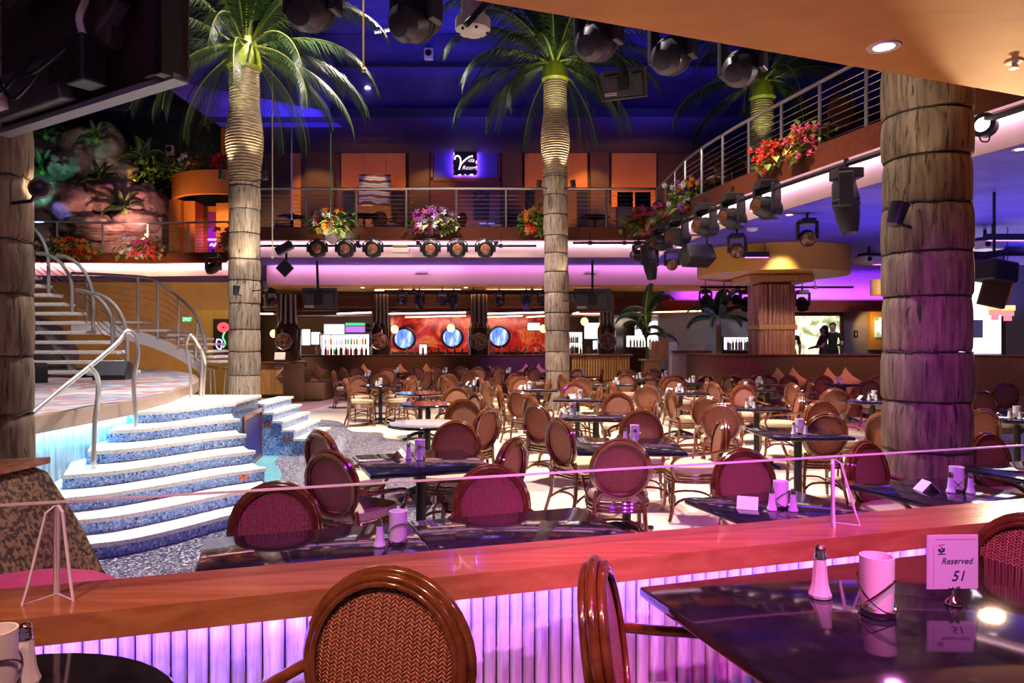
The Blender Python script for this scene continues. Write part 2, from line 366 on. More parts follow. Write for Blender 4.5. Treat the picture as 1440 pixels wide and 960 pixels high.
# glass screen on the rail and its clips
g = thing('glass_screen', 'clear glass screen running along the cherry wood rail', 'glass screen', rp(0, .185, .885), ang)
MB().box((.6, 0, .122), (7.6, .008, .245)).build('pane', K['pane'], g, 0)
MB().box((.6, 0, .248), (7.6, .0095, .006)).build('polished_edge', K['acr_edge'], g, 0)
def clip(u_, lab):
    t = thing('acrylic_clip', lab, 'bracket', rp(u_, .185, .885), ang, None)
    for s_ in (-1, 1):
        m = MB(); a = radians(62)*s_
        m.add([(0, -.012*0, .0)]*0, [])
        d = Vector((s_*.055, -.075, 0))
        b0 = Vector((s_*.004, -.006, 0))
        pr = [b0, b0+d, b0+d*.8+Vector((0, 0, .05)), b0+d*.28+Vector((0, 0, .225)), b0+Vector((0, 0, .24))]
        nr = d.cross(Vector((0, 0, 1))).normalized()*.005
        m.add([p+nr for p in pr]+[p-nr for p in pr], [(0, 1, 2, 3, 4), (9, 8, 7, 6, 5)]+[(i, i+5, (i+1) % 5+5, (i+1) % 5) for i in range(5)])
        m.build('fin', K['acr'], t, 0)
        MB().tube([p for p in pr], .0042, 6, True).build('fin_edge', K['acr_edge'], t)
clip(-1.24, 'clear acrylic bracket on the rail beside the nubby brown booth')
clip(1.33, 'clear acrylic bracket on the rail behind the reserved table')
# tan soffit over the tier
s0, s1 = Vector((-.17, 3.4)), Vector((3.41, 4.73)); sd = (s1-s0).normalized()
e0, e1 = s0-sd*7, s0+sd*12
struct(MB().prism([e0, e1, e1+Vector((3, -12)), e0+Vector((-3, -9))], 3.2, 3.55).build('ceiling_tier', K['tan'], smooth=0))

# balconies
BXP = [(18, 3.6), (15.2, 3.62), (14, 3.76), (12.8, 3.98), (11.5, 4.3), (10.3, 4.6), (9.05, 4.95), (7, 5.6), (4, 6.8), (1.5, 7.8)]
def bx(y):
    for (a, xa), (b, xb) in zip(BXP, BXP[1:]):
        if y >= b: return xa+(xb-xa)*(a-y)/(a-b)
    return BXP[-1][1]
def dside(px, o=0):                     # distance at which the side balcony line is seen at that column
    d = 3.0
    while d < 18 and (px-720)*d/1000 < bx(d)+o: d += .02
    return d
edge = [(-19, 22.2), (-15.5, 23), (-12, 23.3), (-9.2, 23), (-6.6, 18)]+[(x, y) for y, x in BXP]
def off(poly, t):                       # plan polyline moved to its left
    out = []
    for i in range(len(poly)):
        p = Vector(poly[i]); a = (p-Vector(poly[i-1])).normalized() if i else None; b = (Vector(poly[i+1])-p).normalized() if i < len(poly)-1 else None
        a = a or b; b = b or a; na, nb = Vector((-a.y, a.x)), Vector((-b.y, b.x)); nn = (na+nb).normalized(); out.append(tuple(p+nn*(t/max(nn.dot(na), .3))))
    return out
back = [(16, 1.5), (16, 29), (-19, 29)]
struct(MB().prism(off(edge, .08)+back, 4.12, 4.4).build('floor_balcony', K['brownwall'], smooth=0))
struct(MB().wall(edge, 4.12, 4.46, .1).build('trim_2', K['mahog'], smooth=0))
struct(MB().wall(off(edge, .2), 3.72, 4.12, .06).build('trim_3', K['peach'], smooth=0))
struct(MB().prism(off(edge, .18)+[(16, 1.5), (16, 24), (-19, 29)], 3.715, 3.76).build('ceiling_balcony', K['blue'], smooth=0))
e2 = [Vector(p) for p in off(edge, .085)]
for i in range(len(e2)-2):
    a, b = e2[i], e2[i+1]; pw = (b-a).length*(6 if i < 4 else 3.4); d = (b-a).normalized(); nn = Vector((-d.y, d.x, 0))
    col = (1, .5, .8) if i < 4 else (.72, .48, 1)
    strip('fascia_led', (a.x, a.y, 4.1), (b.x, b.y, 4.1), nn*.9+Vector((0, 0, -1)), pw, col, .05)
# beam under the back balcony, purple cove
struct(MB().box((.05, 20.3, 3.43), (13.9, .6, .57)).build('trim_4', K['peach'], smooth=0))
struct(MB().box((.05, 20.9, 3.13), (13.9, 1.9, .05)).build('trim_5', K['yellow'], smooth=0))
strip('cove_led', (-6.8, 19.8, 3.69), (-1.5, 19.8, 3.69), (0, 1, -.9), 17, (.7, .3, 1), .04)
strip('cove_led', (-1.5, 19.8, 3.69), (6.5, 19.8, 3.69), (0, 1, -.9), 20, (.62, .22, 1), .04)
# lower room walls
struct(MB().box((-2, 26.6, 2.2), (38, .2, 4.4)).build('wall_back', K['brownwall'], smooth=0))
struct(MB().box((-19, 12, 5.5), (.2, 34, 11)).build('wall_left', K['black'], smooth=0))
struct(MB().box((16, 15, 5.5), (.2, 30, 11)).build('wall_right', K['brownwall'], smooth=0))
struct(MB().box((-6, 29, 7.7), (26, .2, 6.6)).build('wall_rear_left', K['black'], smooth=0))
struct(MB().box((2.7, 20.42, 9.5), (22.6, .12, .1)).build('trim_13', K['navy'], smooth=0))
# upper lounge wall behind the back balcony
YW = 24.0
def wx(px): return (px-720)*YW/1000
def wz(py): return EYE-(py-480)*YW/1000
struct(MB().box((-.5, YW+.25, 6.2), (17.5, .3, 3.6)).build('wall_lounge', K['brownwall'], smooth=0))
wl = bpy.data.objects['wall_lounge']
def panel(x0, x1, y0, y1, mat, nm='wall_panel', t=.1, par=wl):
    return MB().box(((wx(x0)+wx(x1))/2, YW+.1-t/2, (wz(y0)+wz(y1))/2), (abs(wx(x1)-wx(x0)), t, abs(wz(y1)-wz(y0)))).build(nm, mat, par, 0)
panel(480, 570, 200, 268, K['orange']); panel(738, 826, 200, 264, K['orange']); panel(860, 923, 201, 290, K['orange'])
for a, b in ((483, 497), (550, 568), (742, 752), (812, 826), (868, 890), (893, 915)): panel(a, b, 270, 322, K['black'], 'dark_opening')
panel(430, 470, 180, 322, K['brownwall'], 'pilaster', .2); panel(576, 604, 180, 322, K['brownwall'], 'pilaster', .2); panel(706, 734, 180, 322, K['brownwall'], 'pilaster', .2); panel(830, 856, 180, 322, K['brownwall'], 'pilaster', .2)
# door with sign panel
door = struct(MB().box(((wx(606)+wx(704))/2, YW+.02, (wz(250)+wz(322))/2), (wx(704)-wx(606), .1, wz(250)-wz(322))).build('door_1', K['mahog'], smooth=0))
for a, b, c, d in ((606, 609, 200, 322), (701, 704, 200, 322), (606, 704, 199, 203), (606, 704, 250, 255), (660, 663, 255, 322)): panel(a, b, c, d, K['mahog'], 'door_frame', .16, door)
panel(666, 688, 266, 310, K['black'], 'glazed_leaf', .14, door)
for q in (1, -1):
    MB().box(((wx(677)), YW-.06, (wz(266)+wz(284))/2), (.6, .03, .05), 0, 0, q*.65).build('cross_bar', K['mahog'], door, 0)
# blue bulkheads and high ceiling
struct(MB().box((2.7, 24.5, 7.97), (22.6, 8, .1)).build('ceiling_lounge', K['navy'], smooth=0))
struct(MB().box((2.7, 20.6, 9.2), (22.6, .3, 2.4)).build('trim_6', K['blue'], smooth=0))
struct(MB().box((2.7, 20.3, 8.02), (22.6, .5, .25)).build('trim_7', K['navy'], smooth=0))
struct(MB().box((-1, 18.2, 10.5), (30, 4.8, .15)).build('ceiling_step', K['blue'], smooth=0))
struct(MB().box((-1, 15.75, 10.75), (30, .2, .5)).build('trim_8', K['navy'], smooth=0))
struct(MB().box((-13.8, 24.8, 10.5), (10.4, 8.3, .15)).build('ceiling_rear', K['navy'], smooth=0))
struct(MB().box((-1, 9, 11), (34, 14, .2)).build('ceiling', K['navy'], smooth=0))
struct(MB().prism([(-8.6, 17), (-5.2, 19.5), (-5.0, 21), (-8.6, 21)], 7.9, 9.5).build('trim_9', K['blue'], smooth=0))
for x in (-6, -1, 4): area('bulkhead_uplight', (x, 19.4, 6.3), (x, 20.6, 8.9), 55, (.20, .14, 1), .6, .2)
for x in (wx(525), wx(782), wx(890), wx(655)): spot('lounge_uplight', (x, 22.9, 4.9), (x, 24, 6.9), 150 if x != wx(655) else 40, (1, .42, .07), 95, .7, .08)
for x in (-6.6, -2.8, 2.6): spot('lounge_downlight', (x, 22.6, 7.85), (x, 23.9, 5.8), 90, (1, .5, .15), 80, .6, .08)

# ------------------------------------------------------------------ railings of the balconies
def railing(pts, z, lab, n_post, ph=1.05):
    root = thing('balcony_railing', lab, 'railing', (pts[0][0], pts[0][1], z))
    o3 = Vector((pts[0][0], pts[0][1], 0)); P = [Vector((p[0], p[1], 0))-o3 for p in pts]
    MB().tube([p+Vector((0, 0, ph)) for p in P], .032, 8).build('handrail', K['satin'], root)
    for k in range(8):
        MB().tube([p+Vector((0, 0, .14+k*.105)) for p in P], .006, 4).build('cable', K['steel'], root)
    L = [0]
    for i in range(1, len(P)): L.append(L[-1]+(P[i]-P[i-1]).length)
    me = MB().tube([(0, 0, -.25), (0, 0, ph)], .03, 8).mesh('post', K['satin'])
    for k in range(n_post):
        s_ = L[-1]*(k+.02)/(n_post-.96)
        i = max(j for j in range(len(L)) if L[j] <= s_+1e-6); i = min(i, len(P)-2)
        p = P[i].lerp(P[i+1], (s_-L[i])/(L[i+1]-L[i])); o = bpy.data.objects.new('post', me); C.objects.link(o); o.parent = root; o.location = p+Vector((0, 0, .004))
    return root
rb = off(edge, .1)
railing(rb[4:6], 4.405, 'steel cable railing along the rear lounge balcony', 9)
railing(rb[5:13], 4.405, 'steel cable railing along the side balcony above the moving lights', 13)
railing(rb[0:4], 4.405, 'steel cable railing in front of the rockwork balcony', 8)
railing(rb[3:5], 4.405, 'short diagonal steel railing beside the orange pavilion', 4)
# ------------------------------------------------------------------ rattan chairs (facing local +X)
def make_chair(hi, label, group):
    n, m = (40, 10) if hi else (24, 6)
    t = thing('rattan_chair', label, 'chair', group=group)
    T = Matrix.Translation((-.235, 0, .665)) @ Matrix.Rotation(radians(-9), 4, 'Y')
    pad = [(1e-5, .016), (.10, .014), (.165, .009), (.188, .002), (.188, -.006), (.165, -.013), (.10, -.018), (1e-5, -.02)]
    b = MB().lathe(pad, n, ax='x')
    b.mul(Matrix.Diagonal((1, 1, 1.05, 1))); b = b.build('backrest', K['wicker'], t); b.matrix_local = T
    fr = MB()
    for R, x, r in ((.196, .012, .0125), (.208, -.012, .015), (.196, -.036, .0125), (.182, .018, .008), (.182, -.024, .007)):
        fr.tube([(x, R*cos(2*pi*k/n), R*1.05*sin(2*pi*k/n)) for k in range(n)], r, m, True)
    fr.mul(T).build('back_frame', K['rattan'], t)
    q = []
    for z, s_ in ((.425, .93), (.435, .985), (.46, 1.0), (.485, .95), (.497, .8), (.5, .4)):
        q.append((z, s_))
    s = MB(); N_ = 28 if hi else 18; vs = []
    for z, k in q:
        for i in range(N_):
            a = 2*pi*i/N_; ca, sa = cos(a), sin(a); e = .62
            x = .235*k*abs(ca)**e*(1 if ca > 0 else -1); y = (.225+.012*x)*k*abs(sa)**e*(1 if sa > 0 else -1); vs.append((x, y, z))
    fs = [(r*N_+i, r*N_+(i+1) % N_, (r+1)*N_+(i+1) % N_, (r+1)*N_+i) for r in range(len(q)-1) for i in range(N_)]
    fs += [tuple(range(N_))[::-1], tuple(range((len(q)-1)*N_, len(q)*N_))]
    s.add(vs, fs); s.build('seat', K['cushion'], t)
    f = MB()
    for z, k in ((.41, .97), (.383, .98), (.357, .96)):
        f.tube([(.235*k*abs(cos(a))**.6*(1 if cos(a) > 0 else -1), .228*k*abs(sin(a))**.6*(1 if sin(a) > 0 else -1), z) for a in [2*pi*i/20 for i in range(20)]], .0135, m, True)
    f.build('seat_frame', K['rattan'], t)
    for sy in (-1, 1):
        MB().tube([(.19, sy*.185, .41), (.20, sy*.195, .25), (.205, sy*.2, .1), (.23, sy*.215, .012)], [.017, .018, .017, .016], m).build('leg', K['rattan'], t)
        MB().tube([(-.21, sy*.165, .50), (-.205, sy*.175, .38), (-.22, sy*.185, .2), (-.275, sy*.205, .012)], [.017, .018, .017, .016], m).build('leg', K['rattan'], t)
        MB().tube(smoothline([(-.235, sy*.205, .635), (-.13, sy*.25, .615), (.02, sy*.278, .605), (.15, sy*.272, .585), (.215, sy*.245, .52), (.19, sy*.215, .43), (.16, sy*.2, .37)], 3), .0155, m).build('arm', K['rattan'], t)
        MB().tube(smoothline([(-.235, sy*.12, .50), (-.222, sy*.155, .465), (-.195, sy*.15, .40)], 3), .014, m).build('back_support', K['rattan'], t)
        MB().tube(smoothline([(.2, sy*.196, .14), (.1, sy*.165, .2), (-.1, sy*.165, .2), (-.235, sy*.19, .14)], 3), .011, m).build('stretcher', K['rattan'], t)
    MB().tube(smoothline([(.2, -.196, .14), (.165, -.1, .2), (.165, .1, .2), (.2, .196, .14)], 3), .011, m).build('stretcher', K['rattan'], t)
    MB().tube(smoothline([(-.235, -.19, .14), (-.19, -.1, .2), (-.19, .1, .2), (-.235, .19, .14)], 3), .011, m).build('stretcher', K['rattan'], t)
    return t
CH = make_chair(False, 'x', None); CHH = make_chair(True, 'x', None)
def chair(px, yt, face, lab, grp=None, z=0, d=None, src=None, dmax=None):
    d = d or (EYE-.90-z)*1000/(yt-480)
    d = min(d, dmax or 99)
    a = radians(face); x = (px-720)*d/1000
    return dup(src or CH, (x+.235*cos(a), d+.235*sin(a), z), a, lab, grp)
chair(541, 0, -107, 'rattan chair between bamboo wall and small round table', z=.102, d=1.78, src=CHH).scale = (1, 1.08, 1)
chair(858, 0, -12, 'red-brown rattan chair turned sideways at the end of the reserved table', z=.102, d=1.88, src=CHH)
chair(1452, 0, -150, 'red-brown rattan chair behind the reserved card with its back to the rail', z=.102, d=2.36, src=CHH)
# zone labels: look-alikes in one zone share a label and a group
ZL = {'rail': ('magenta lit rattan chair drawn up just behind the glass screen', 'chairs behind the glass screen'),
      'step': ('rattan chair on the charcoal terrazzo at the square table near the mosaic steps', 'chairs near the mosaic steps'),
      'mid': ('rattan chair with round woven back among the crowded tables on the cream floor', 'chairs on the cream floor'),
      'booth': ('small looking rattan chair in the rows by the purple lit booth wall', 'chairs by the rear booth'),
      'bank': ('rattan chair in the rows in front of the curved banquette wall', 'chairs by the curved banquette'),
      'pink': ('rattan chair around the set table on the pink and cream floor waves', 'chairs on the floor waves'),
      'log': ('rattan chair between the big log column and the banquette', 'chairs beyond the log column')}
LIST = {
 'rail': [(387, 680, -78, 3.42), (692, 657, -80, 3.9), (1048, 632, -82, 4.5), (1222, 622, -60, 4.85), (1393, 602, -70, 5.3)],
 'step': [(476, 627, 62), (455, 601, 48), (641, 590, -98), (706, 612, 152), (681, 571, 145)],
 'pink': [(472, 520, 5), (489, 531, 20), (504, 527, -60), (535, 524, 95), (566, 530, 165), (577, 527, 150)],
 'mid': [(873, 606, 88), (790, 585, 32), (776, 565, 45), (749, 554, 28), (731, 547, 48), (705, 540, 8), (685, 535, 30), (651, 560, -75), (642, 542, -70), (657, 550, 215),
         (902, 575, -92), (915, 560, 160), (869, 550, -95), (910, 539, 80), (840, 541, 170), (800, 536, -88), (829, 529, 85), (766, 532, 165), (731, 529, -85), (862, 535, 10),
         (946, 546, 8), (951, 530, -88), (950, 525, 88), (1010, 555, 60), (1014, 565, 75), (1010, 586, 177), (1104, 584, 88), (1157, 562, -84), (1180, 545, 80), (1121, 550, 170),
         (1046, 540, -86), (1050, 532, 85), (1116, 537, 15), (1137, 530, 172), (792, 525, 20), (880, 524, -85), (882, 519, 85), (911, 521, 40), (600, 521, 150), (625, 527, 30), (680, 530, 20), (700, 521, 150), (725, 524, -60)],
 'booth': [(485, 516, 40), (501, 514, -90), (545, 517, -80), (575, 512.5, -90), (586, 514, 160), (620, 511.5, -90), (644, 511, -85), (610, 519, 20), (631, 524, 85), (662, 520, 90), (672, 516, -80), (683, 511.5, -70), (694, 511, 20), (717, 511, -90), (737, 511.5, 60), (749, 511, 150), (739, 515, -60), (805, 517, 160), (826, 511.5, -90), (845, 512.5, 175), (864, 516, 175)],
 'bank': [(931, 514, -90), (980, 519, -75), (987, 512, 90), (990, 529, 170), (1005, 535, 20), (1019, 522, 15), (1035, 519, 100), (1062, 518, 80), (1075, 525, -90), (1105, 519.5, 95), (1157, 522, 70), (1225, 534, -88), (1232, 525, 90)],
 'log': [(1385, 548, -80), (1413, 537, 80), (1378, 572, 95), (1247, 577, 30)],
}
for zn, L_ in LIST.items():
    for row in L_: chair(row[0], row[1], row[2], ZL[zn][0], ZL[zn][1], d=row[3] if len(row) > 3 else None, dmax=14.5 if zn == 'bank' and row[0] > 960 else 17.3 if row[0] > 790 else 19.3+.012*(row[0] % 7))

# ------------------------------------------------------------------ tables
def make_table(kind, w_, d_, label, group=None):
    t = thing('dining_table', label, 'table', group=group)
    m = MB()
    if kind == 'round': m.lathe([(.01, .715), (w_-.012, .715), (w_, .722), (w_, .738), (w_-.008, .745), (.01, .745)], 40)
    else: m.rbox((0, 0, .73), (w_, d_, .03), .008)
    m.build('table_top', K['granite'], t)
    for sx in ((0,) if max(w_, d_) < 1.2 else (-w_*.27, w_*.27)):
        ped = MB().lathe([(.04, .03), (.036, .1), (.036, .66), (.06, .68), (.16, .70), (.16, .714)], 14, (sx, 0, 0)).build('pedestal', K['iron'], t)
        for k in range(4):
            a = pi/4+k*pi/2; c, s = cos(a), sin(a)
            MB().tube(smoothline([(sx+.02*c, .02*s, .1), (sx+.14*c, .14*s, .085), (sx+.26*c, .26*s, .04), (sx+.33*c, .33*s, .024)], 3), [.024, .024, .023, .022, .021, .02, .02, .02, .02, .022], 6).build('foot', K['iron'], ped)
    return t
TR = make_table('round', .4, .4, 'x'); TS = make_table('sq', .82, .82, 'x'); TB = make_table('sq', .7, .7, 'x'); TL = make_table('sq', .86, .74, 'x')
TF = make_table('sq', 1.25, .92, 'black granite table with the reserved card beside the bamboo wall')
# items
def make_candle():
    t = thing('candle_holder', 'x', 'candle')
    MB().lathe([(.034, .012), (.036, .05), (.037, .128), (.037, .132), (.0335, .132), (.033, .05), (.01, .03)], 24, cap=False).build('frosted_glass', K['wax'], t)
    br = MB().lathe([(.039, 0), (.041, .004), (.041, .014), (.036, .016)], 24).build('base_ring', K['chrome'], t)
    for k, (ti, ph) in enumerate(((.75, 0), (-.75, .5))):
        M = Matrix.Translation((0, 0, .05)) @ Matrix.Rotation(ph, 4, 'Z') @ Matrix.Rotation(ti, 4, 'X')
        MB().tube([M @ Vector((.042*cos(a), .055*sin(a), 0)) for a in [2*pi*i/28 for i in range(28)]], .0022, 5, True).build('wire_loop', K['chrome'], br)
    return t
def make_shaker(fill):
    t = thing('salt_shaker' if fill else 'pepper_shaker', 'x', 'shaker')
    b = MB().lathe([(.024, 0), (.025, .006), (.021, .016), (.0175, .03), (.0145, .06), (.0125, .084)], 10); b.build('glass_body', K['salt'] if fill else K['shk'], t, 20)
    MB().lathe([(.0135, .083), (.014, .087), (.0125, .09), (.0125, .098), (.011, .106), (.006, .111), (.001, .112)], 14).build('metal_cap', K['chrome'], t)
    return t
def make_card():
    t = thing('tent_card', 'x', 'card')
    m = MB()
    for s_ in (-1, 1):
        q = [Vector((s_*.05, -.05, .0)), Vector((s_*.05, .05, .0)), Vector((0, .05, .055)), Vector((0, -.05, .055))]
        m.add(q+[p+Vector((-s_*.001, 0, -.0015)) for p in q], [(0, 1, 2, 3), (4, 7, 6, 5), (0, 3, 7, 4), (1, 5, 6, 2), (0, 4, 5, 1)])
    sh = m.build('folded_sheet', K['paper'], t, 0)
    for k in range(3): MB().box((.028, .012-.012*k, .0262), (.003, .05-.01*k, .0008), 0, 0, radians(48)).build('print_line', K['redink'] if k == 0 else K['ink'], sh, 0)
    return t
CA = make_candle(); SA = make_shaker(1); PE = make_shaker(0); CD = make_card()
def setting(loc, rz, where, k=1, card=True, grp=None, s=1.0):
    loc = Vector(loc)
    R = Matrix.Rotation(rz, 3, 'Z')
    g = (lambda n: grp and f'{n} {grp}')
    dup(CA, loc, rz+random.uniform(-1, 1), f'frosted white candle glass {where}', g('candle glasses'), s)
    dup(SA, loc+R @ Vector((-.075, -.03, 0))*s, 0, f'salt shaker with chrome cap {where}', g('salt shakers'), s)
    if k: dup(PE, loc+R @ Vector((.01, -.078, 0))*s, 0, f'clear pepper shaker {where}', g('pepper shakers'), s)
    if card: dup(CD, loc+R @ Vector((-.155, .05, 0))*s, rz+random.uniform(-.6, .9), f'folded white tent card {where}', g('tent cards'), s)
def table(src, px, py, rz, label, grp=None, sets=True, where=None, off_=(0, 0), card=True, sgrp=None, d=None):
    d = d or fl(px, py, .745).y; d = min(d, 13.9 if px > 1000 else 17.0 if px > 790 else 19.0); p = Vector(((px-720)*d/1000, d, 0))
    t = dup(src, p, radians(rz), label, grp)
    if sets: setting((p.x+off_[0], p.y+off_[1], .747), random.uniform(-.4, .4), where, 1, card, sgrp)
    return t
# tables just behind the screen, parallel to the rail
def tab_at(src, x, y, rz, label, grp=None): return dup(src, (x, y, 0), rz, label, grp)
a20 = radians(19.5); uu = Vector((cos(a20), sin(a20), 0)); vv = Vector((-sin(a20), cos(a20), 0))
fL = Vector((-1.29, 2.98, 0))
for k, lb in ((0, 'black granite table behind the glass screen, near the mosaic steps'), (1, 'black granite table behind the glass screen with a candle glass, pushed against its twin')):
    c = fL+uu*(.43+.862*k)-vv*.37; tab_at(TL, c.x, c.y, a20, lb)
p = fl(560, 764, .745); setting((p.x, p.y, .747), .2, 'on the long granite table behind the glass screen', 0, False, None, 1.0)
c = Vector((.894, 3.73, 0))+uu*.36-vv*.35; tab_at(TB, c.x, c.y, a20, 'square granite table with a folded card just behind the screen')
p = fl(1098, 714, .745); setting((p.x, p.y, .747), .3, 'on the square table just behind the screen', 1, True)
c = Vector((1.93, 4.1, 0))+uu*.36-vv*.35; tab_at(TB, c.x, c.y, a20, 'square granite table with a folded card at the foot of the log column')
p = fl(1345, 690, .745); setting((p.x, p.y, .747), .3, 'on the table at the foot of the log column', 1, True)
p = fl(1440, 668, .745); tab_at(TB, p.x+.2, p.y+.1, a20, 'bare square granite table beyond the log column by the screen')
# dining floor
table(TS, 592, 648, 20, 'square granite table with a white card on the charcoal terrazzo near the steps', where='on the square table near the mosaic steps', off_=(-.02, .1))
table(TS, 881, 625, -3, 'square granite table hidden partly by a dark chair back on the cream floor', where='on the square table behind the dark chair back', off_=(.1, .2))
table(TS, 838, 584, -6, 'square granite table with a pale tent card in the middle of the cream floor', where='on the table with the pale tent card mid floor', off_=(-.25, .1))
RT = ('round black granite table between the charcoal floor and the cream floor', 'round tables along the charcoal floor')
for px, py in ((600, 595), (602, 567), (591, 552)): table(TR, px, py, 0, RT[0], RT[1], False)
table(TR, 535, 541, 0, 'round granite table set with candle on the pink and cream floor waves', where='on the round table over the floor waves', card=False)
DESC = {(1122, 608): 'crowded table nearest the log column', (1064, 572): 'table a row behind the log column', (1227, 563): 'table half hidden by the log column', (1057, 547): 'table before the violet banquette end', (957, 551): 'table straight before the service station', (1187, 536): 'table closest to the copper cushions', (980, 537): 'table at the banquette corner', (812, 560): 'table mid floor in line with the palm', (757, 547): 'table between palm and round tables', (667, 540): 'round table between palm and floor waves', (860, 540): 'table between palm and bamboo counter', (1430, 587): 'bare edged table beyond the log column', (1080, 534): 'table under the ochre drum edge', (905, 532): 'table just before the bamboo counter', (520, 528): 'round table beside the tan sofa'}
TINFO = []
for (px, py), ds in DESC.items():
    t = table(TR if ds.startswith('round') else TB, px, py, random.uniform(-12, 12), 'black granite '+ds, None, True, 'on the '+ds, (random.uniform(-.15, .1), random.uniform(-.1, .15)), random.random() < .6)
    TINFO.append((t, ds))
RC = ('far black granite table near the rear booth wall with a candle glass', 'tables by the rear booth')
for px, py in ((717, 521), (820, 520.5), (628, 521.5), (560, 523), (780, 524), (935, 524), (1000, 522.5)):
    table(TR, px, py, 0, RC[0], RC[1], True, 'on a far table near the rear booth wall', (0, -.1), False, 'on the far tables')

# ------------------------------------------------------------------ tier tables
c = Vector((.37, 2.1, 0))+U*.63-V*.46; TF.location = (c.x, c.y, .102); TF.rotation_euler = (0, 0, ang); TF['label'] = 'large black granite table with the reserved card beside the bamboo wall'
p = Vector((-1.02, 1.26, 0)); tab_at(TR, -1.02, 1.26, 0, 'round black table against the bamboo wall with a shaker near its edge').location.z = .102
ZT = .849
def tp(px, py): return fl(px, py, ZT)
q = tp(1233, 862); dup(CA, q, .5, 'large frosted candle glass in a chrome wire holder on the reserved table', None, 1.16)
q = tp(1153, 838); dup(PE, q, 0, 'clear glass shaker standing alone on the reserved table', None, 1.3)
q = at(36, 0, 1.5); dup(SA, (q.x, 1.5, ZT), 0, 'white salt shaker on the round table against the bamboo wall', None, 1.15)
q = at(-8, 0, 1.42); dup(CA, (q.x, 1.42, ZT), .3, 'frosted candle glass on the round table against the bamboo wall', None, 1.1)
# nudge chairs apart where they would run into each other or into a table top
import itertools
CHS = [o for o in C.objects if o.name.startswith('rattan_chair') and o.parent is None and o not in (CH, CHH)]
TBS = [o for o in C.objects if o.name.startswith('dining_table') and o.parent is None and o not in (TR, TS, TB, TL)]
def tsize(o):
    m_ = [c for c in o.children if c.name.startswith('table_top')][0].data; return max(v.co.x for v in m_.vertices), max(v.co.y for v in m_.vertices), len(m_.vertices) > 100
TSZ = {o: tsize(o) for o in TBS}; HOME = {o: o.location.copy() for o in CHS}
for it in range(40):
    for a_, b_ in itertools.combinations(CHS, 2):
        dv_ = (b_.location-a_.location); dv_.z = 0; L_ = dv_.length
        if 1e-4 < L_ < .56: dv_ *= (.56-L_)/L_*.5; a_.location -= dv_; b_.location += dv_
    for c_ in CHS:
        f_ = Vector((cos(c_.rotation_euler.z), sin(c_.rotation_euler.z), 0)); bk_ = c_.location-f_*.24
        for t_ in TBS:
            if (t_.location-c_.location).length > 1.6: continue
            for off_ in (-.2, 0, .2):
                q_ = bk_+Vector((-f_.y, f_.x, 0))*off_-t_.location; a_ = -t_.rotation_euler.z; lx, ly = q_.x*cos(a_)-q_.y*sin(a_), q_.x*sin(a_)+q_.y*cos(a_); sx_, sy_, rd_ = TSZ[t_]
                pen = (sx_+.07-sqrt(lx*lx+ly*ly)) if rd_ else min(sx_+.07-abs(lx), sy_+.07-abs(ly))
                if pen > 0:
                    aw = q_.normalized()*min(pen, .08) if q_.length > .01 else -f_*.08; aw.z = 0; c_.location += aw; break
    for t_ in TBS:                               # seats and pedestal must not share a spot
        for c_ in CHS:
            q_ = c_.location-t_.location; q_.z = 0
            if q_.length < .42 and abs(c_.location.z-t_.location.z) < .3: c_.location += (q_.normalized() if q_.length > .01 else Vector((0, 1, 0)))*min(.05, .42-q_.length)
for c_ in CHS:
    if c_['label'] in (ZL['mid'][0], ZL['bank'][0], ZL['log'][0]):
        t_, ds = min(TINFO, key=lambda q: (q[0].location-c_.location).length); c_['label'] = 'rattan chair with round woven back at the '+ds; c_['group'] = 'chairs at the '+ds
for o in (CH, CHH, TR, TS, TB, TL, CA, SA, PE, CD): wipe(o)

# text as a flat mesh
def text_obj(name, s, size, mat, parent, M, shear=0, ext=.0004, ofs=0):
    cu = bpy.data.curves.new(name, 'FONT'); cu.body = s; cu.size = size; cu.align_x = 'CENTER'; cu.align_y = 'CENTER'; cu.shear = shear; cu.extrude = ext; cu.offset = ofs; cu.resolution_u = 3
    to = bpy.data.objects.new(name, cu); C.objects.link(to); bpy.context.view_layer.update()
    me = bpy.data.meshes.new_from_object(to.evaluated_get(bpy.context.evaluated_depsgraph_get())); bpy.data.objects.remove(to)
    me.materials.clear(); me.materials.append(mat)
    o = bpy.data.objects.new(name, me); C.objects.link(o); o.parent = parent; o.matrix_local = M; return o
# reserved card
q = tp(1341, 849); RZ = radians(3)
rs = thing('reserved_sign', 'white reserved card number 51 in a clear sleeve on a small chrome clip', 'sign', q, RZ)
MB().lathe([(.022, 0), (.022, .004), (.016, .012), (.007, .02), (.003, .028), (.003, .045)], 12).build('clip_stand', K['chrome'], rs)
for s_ in (-1, 1): MB().ball((s_*.010, -.004, .045), .006, 8, 6).build('clip_ball', K['chrome'], rs)
WS, HS = .146, .148
cz = .042+HS/2
MB().box((-.004, 0, cz), (WS, .002, HS)).build('card', K['paper'], rs, 0)
MB().box((-.006, -.0035, cz), (WS+.008, .0012, HS+.004)).build('sleeve', K['pane'], rs, 0)
MB().box((-WS/2-.006, .004, cz), (.014, .012, HS)).build('sleeve_fold', K['acr'], rs, 0)
FX = Matrix.Rotation(pi/2, 4, 'X')
def ft(x, z): return Matrix.Translation((x, -.0016, z)) @ FX
text_obj('lettering', 'Reserved', .0235, K['ink'], rs, ft(.008, cz+.002), .28)
text_obj('number', '51', .04, K['ink'], rs, ft(.012, cz-.04), .28)
for (x, z, sx, sz) in ((.006, HS/2-.012, WS-.03, .0008), (-.058, -.012, .0008, HS-.035)): MB().box((x, -.0014, cz+z), (sx, .0006, sz)).build('border_line', K['redink'], rs, 0)
lg = MB()
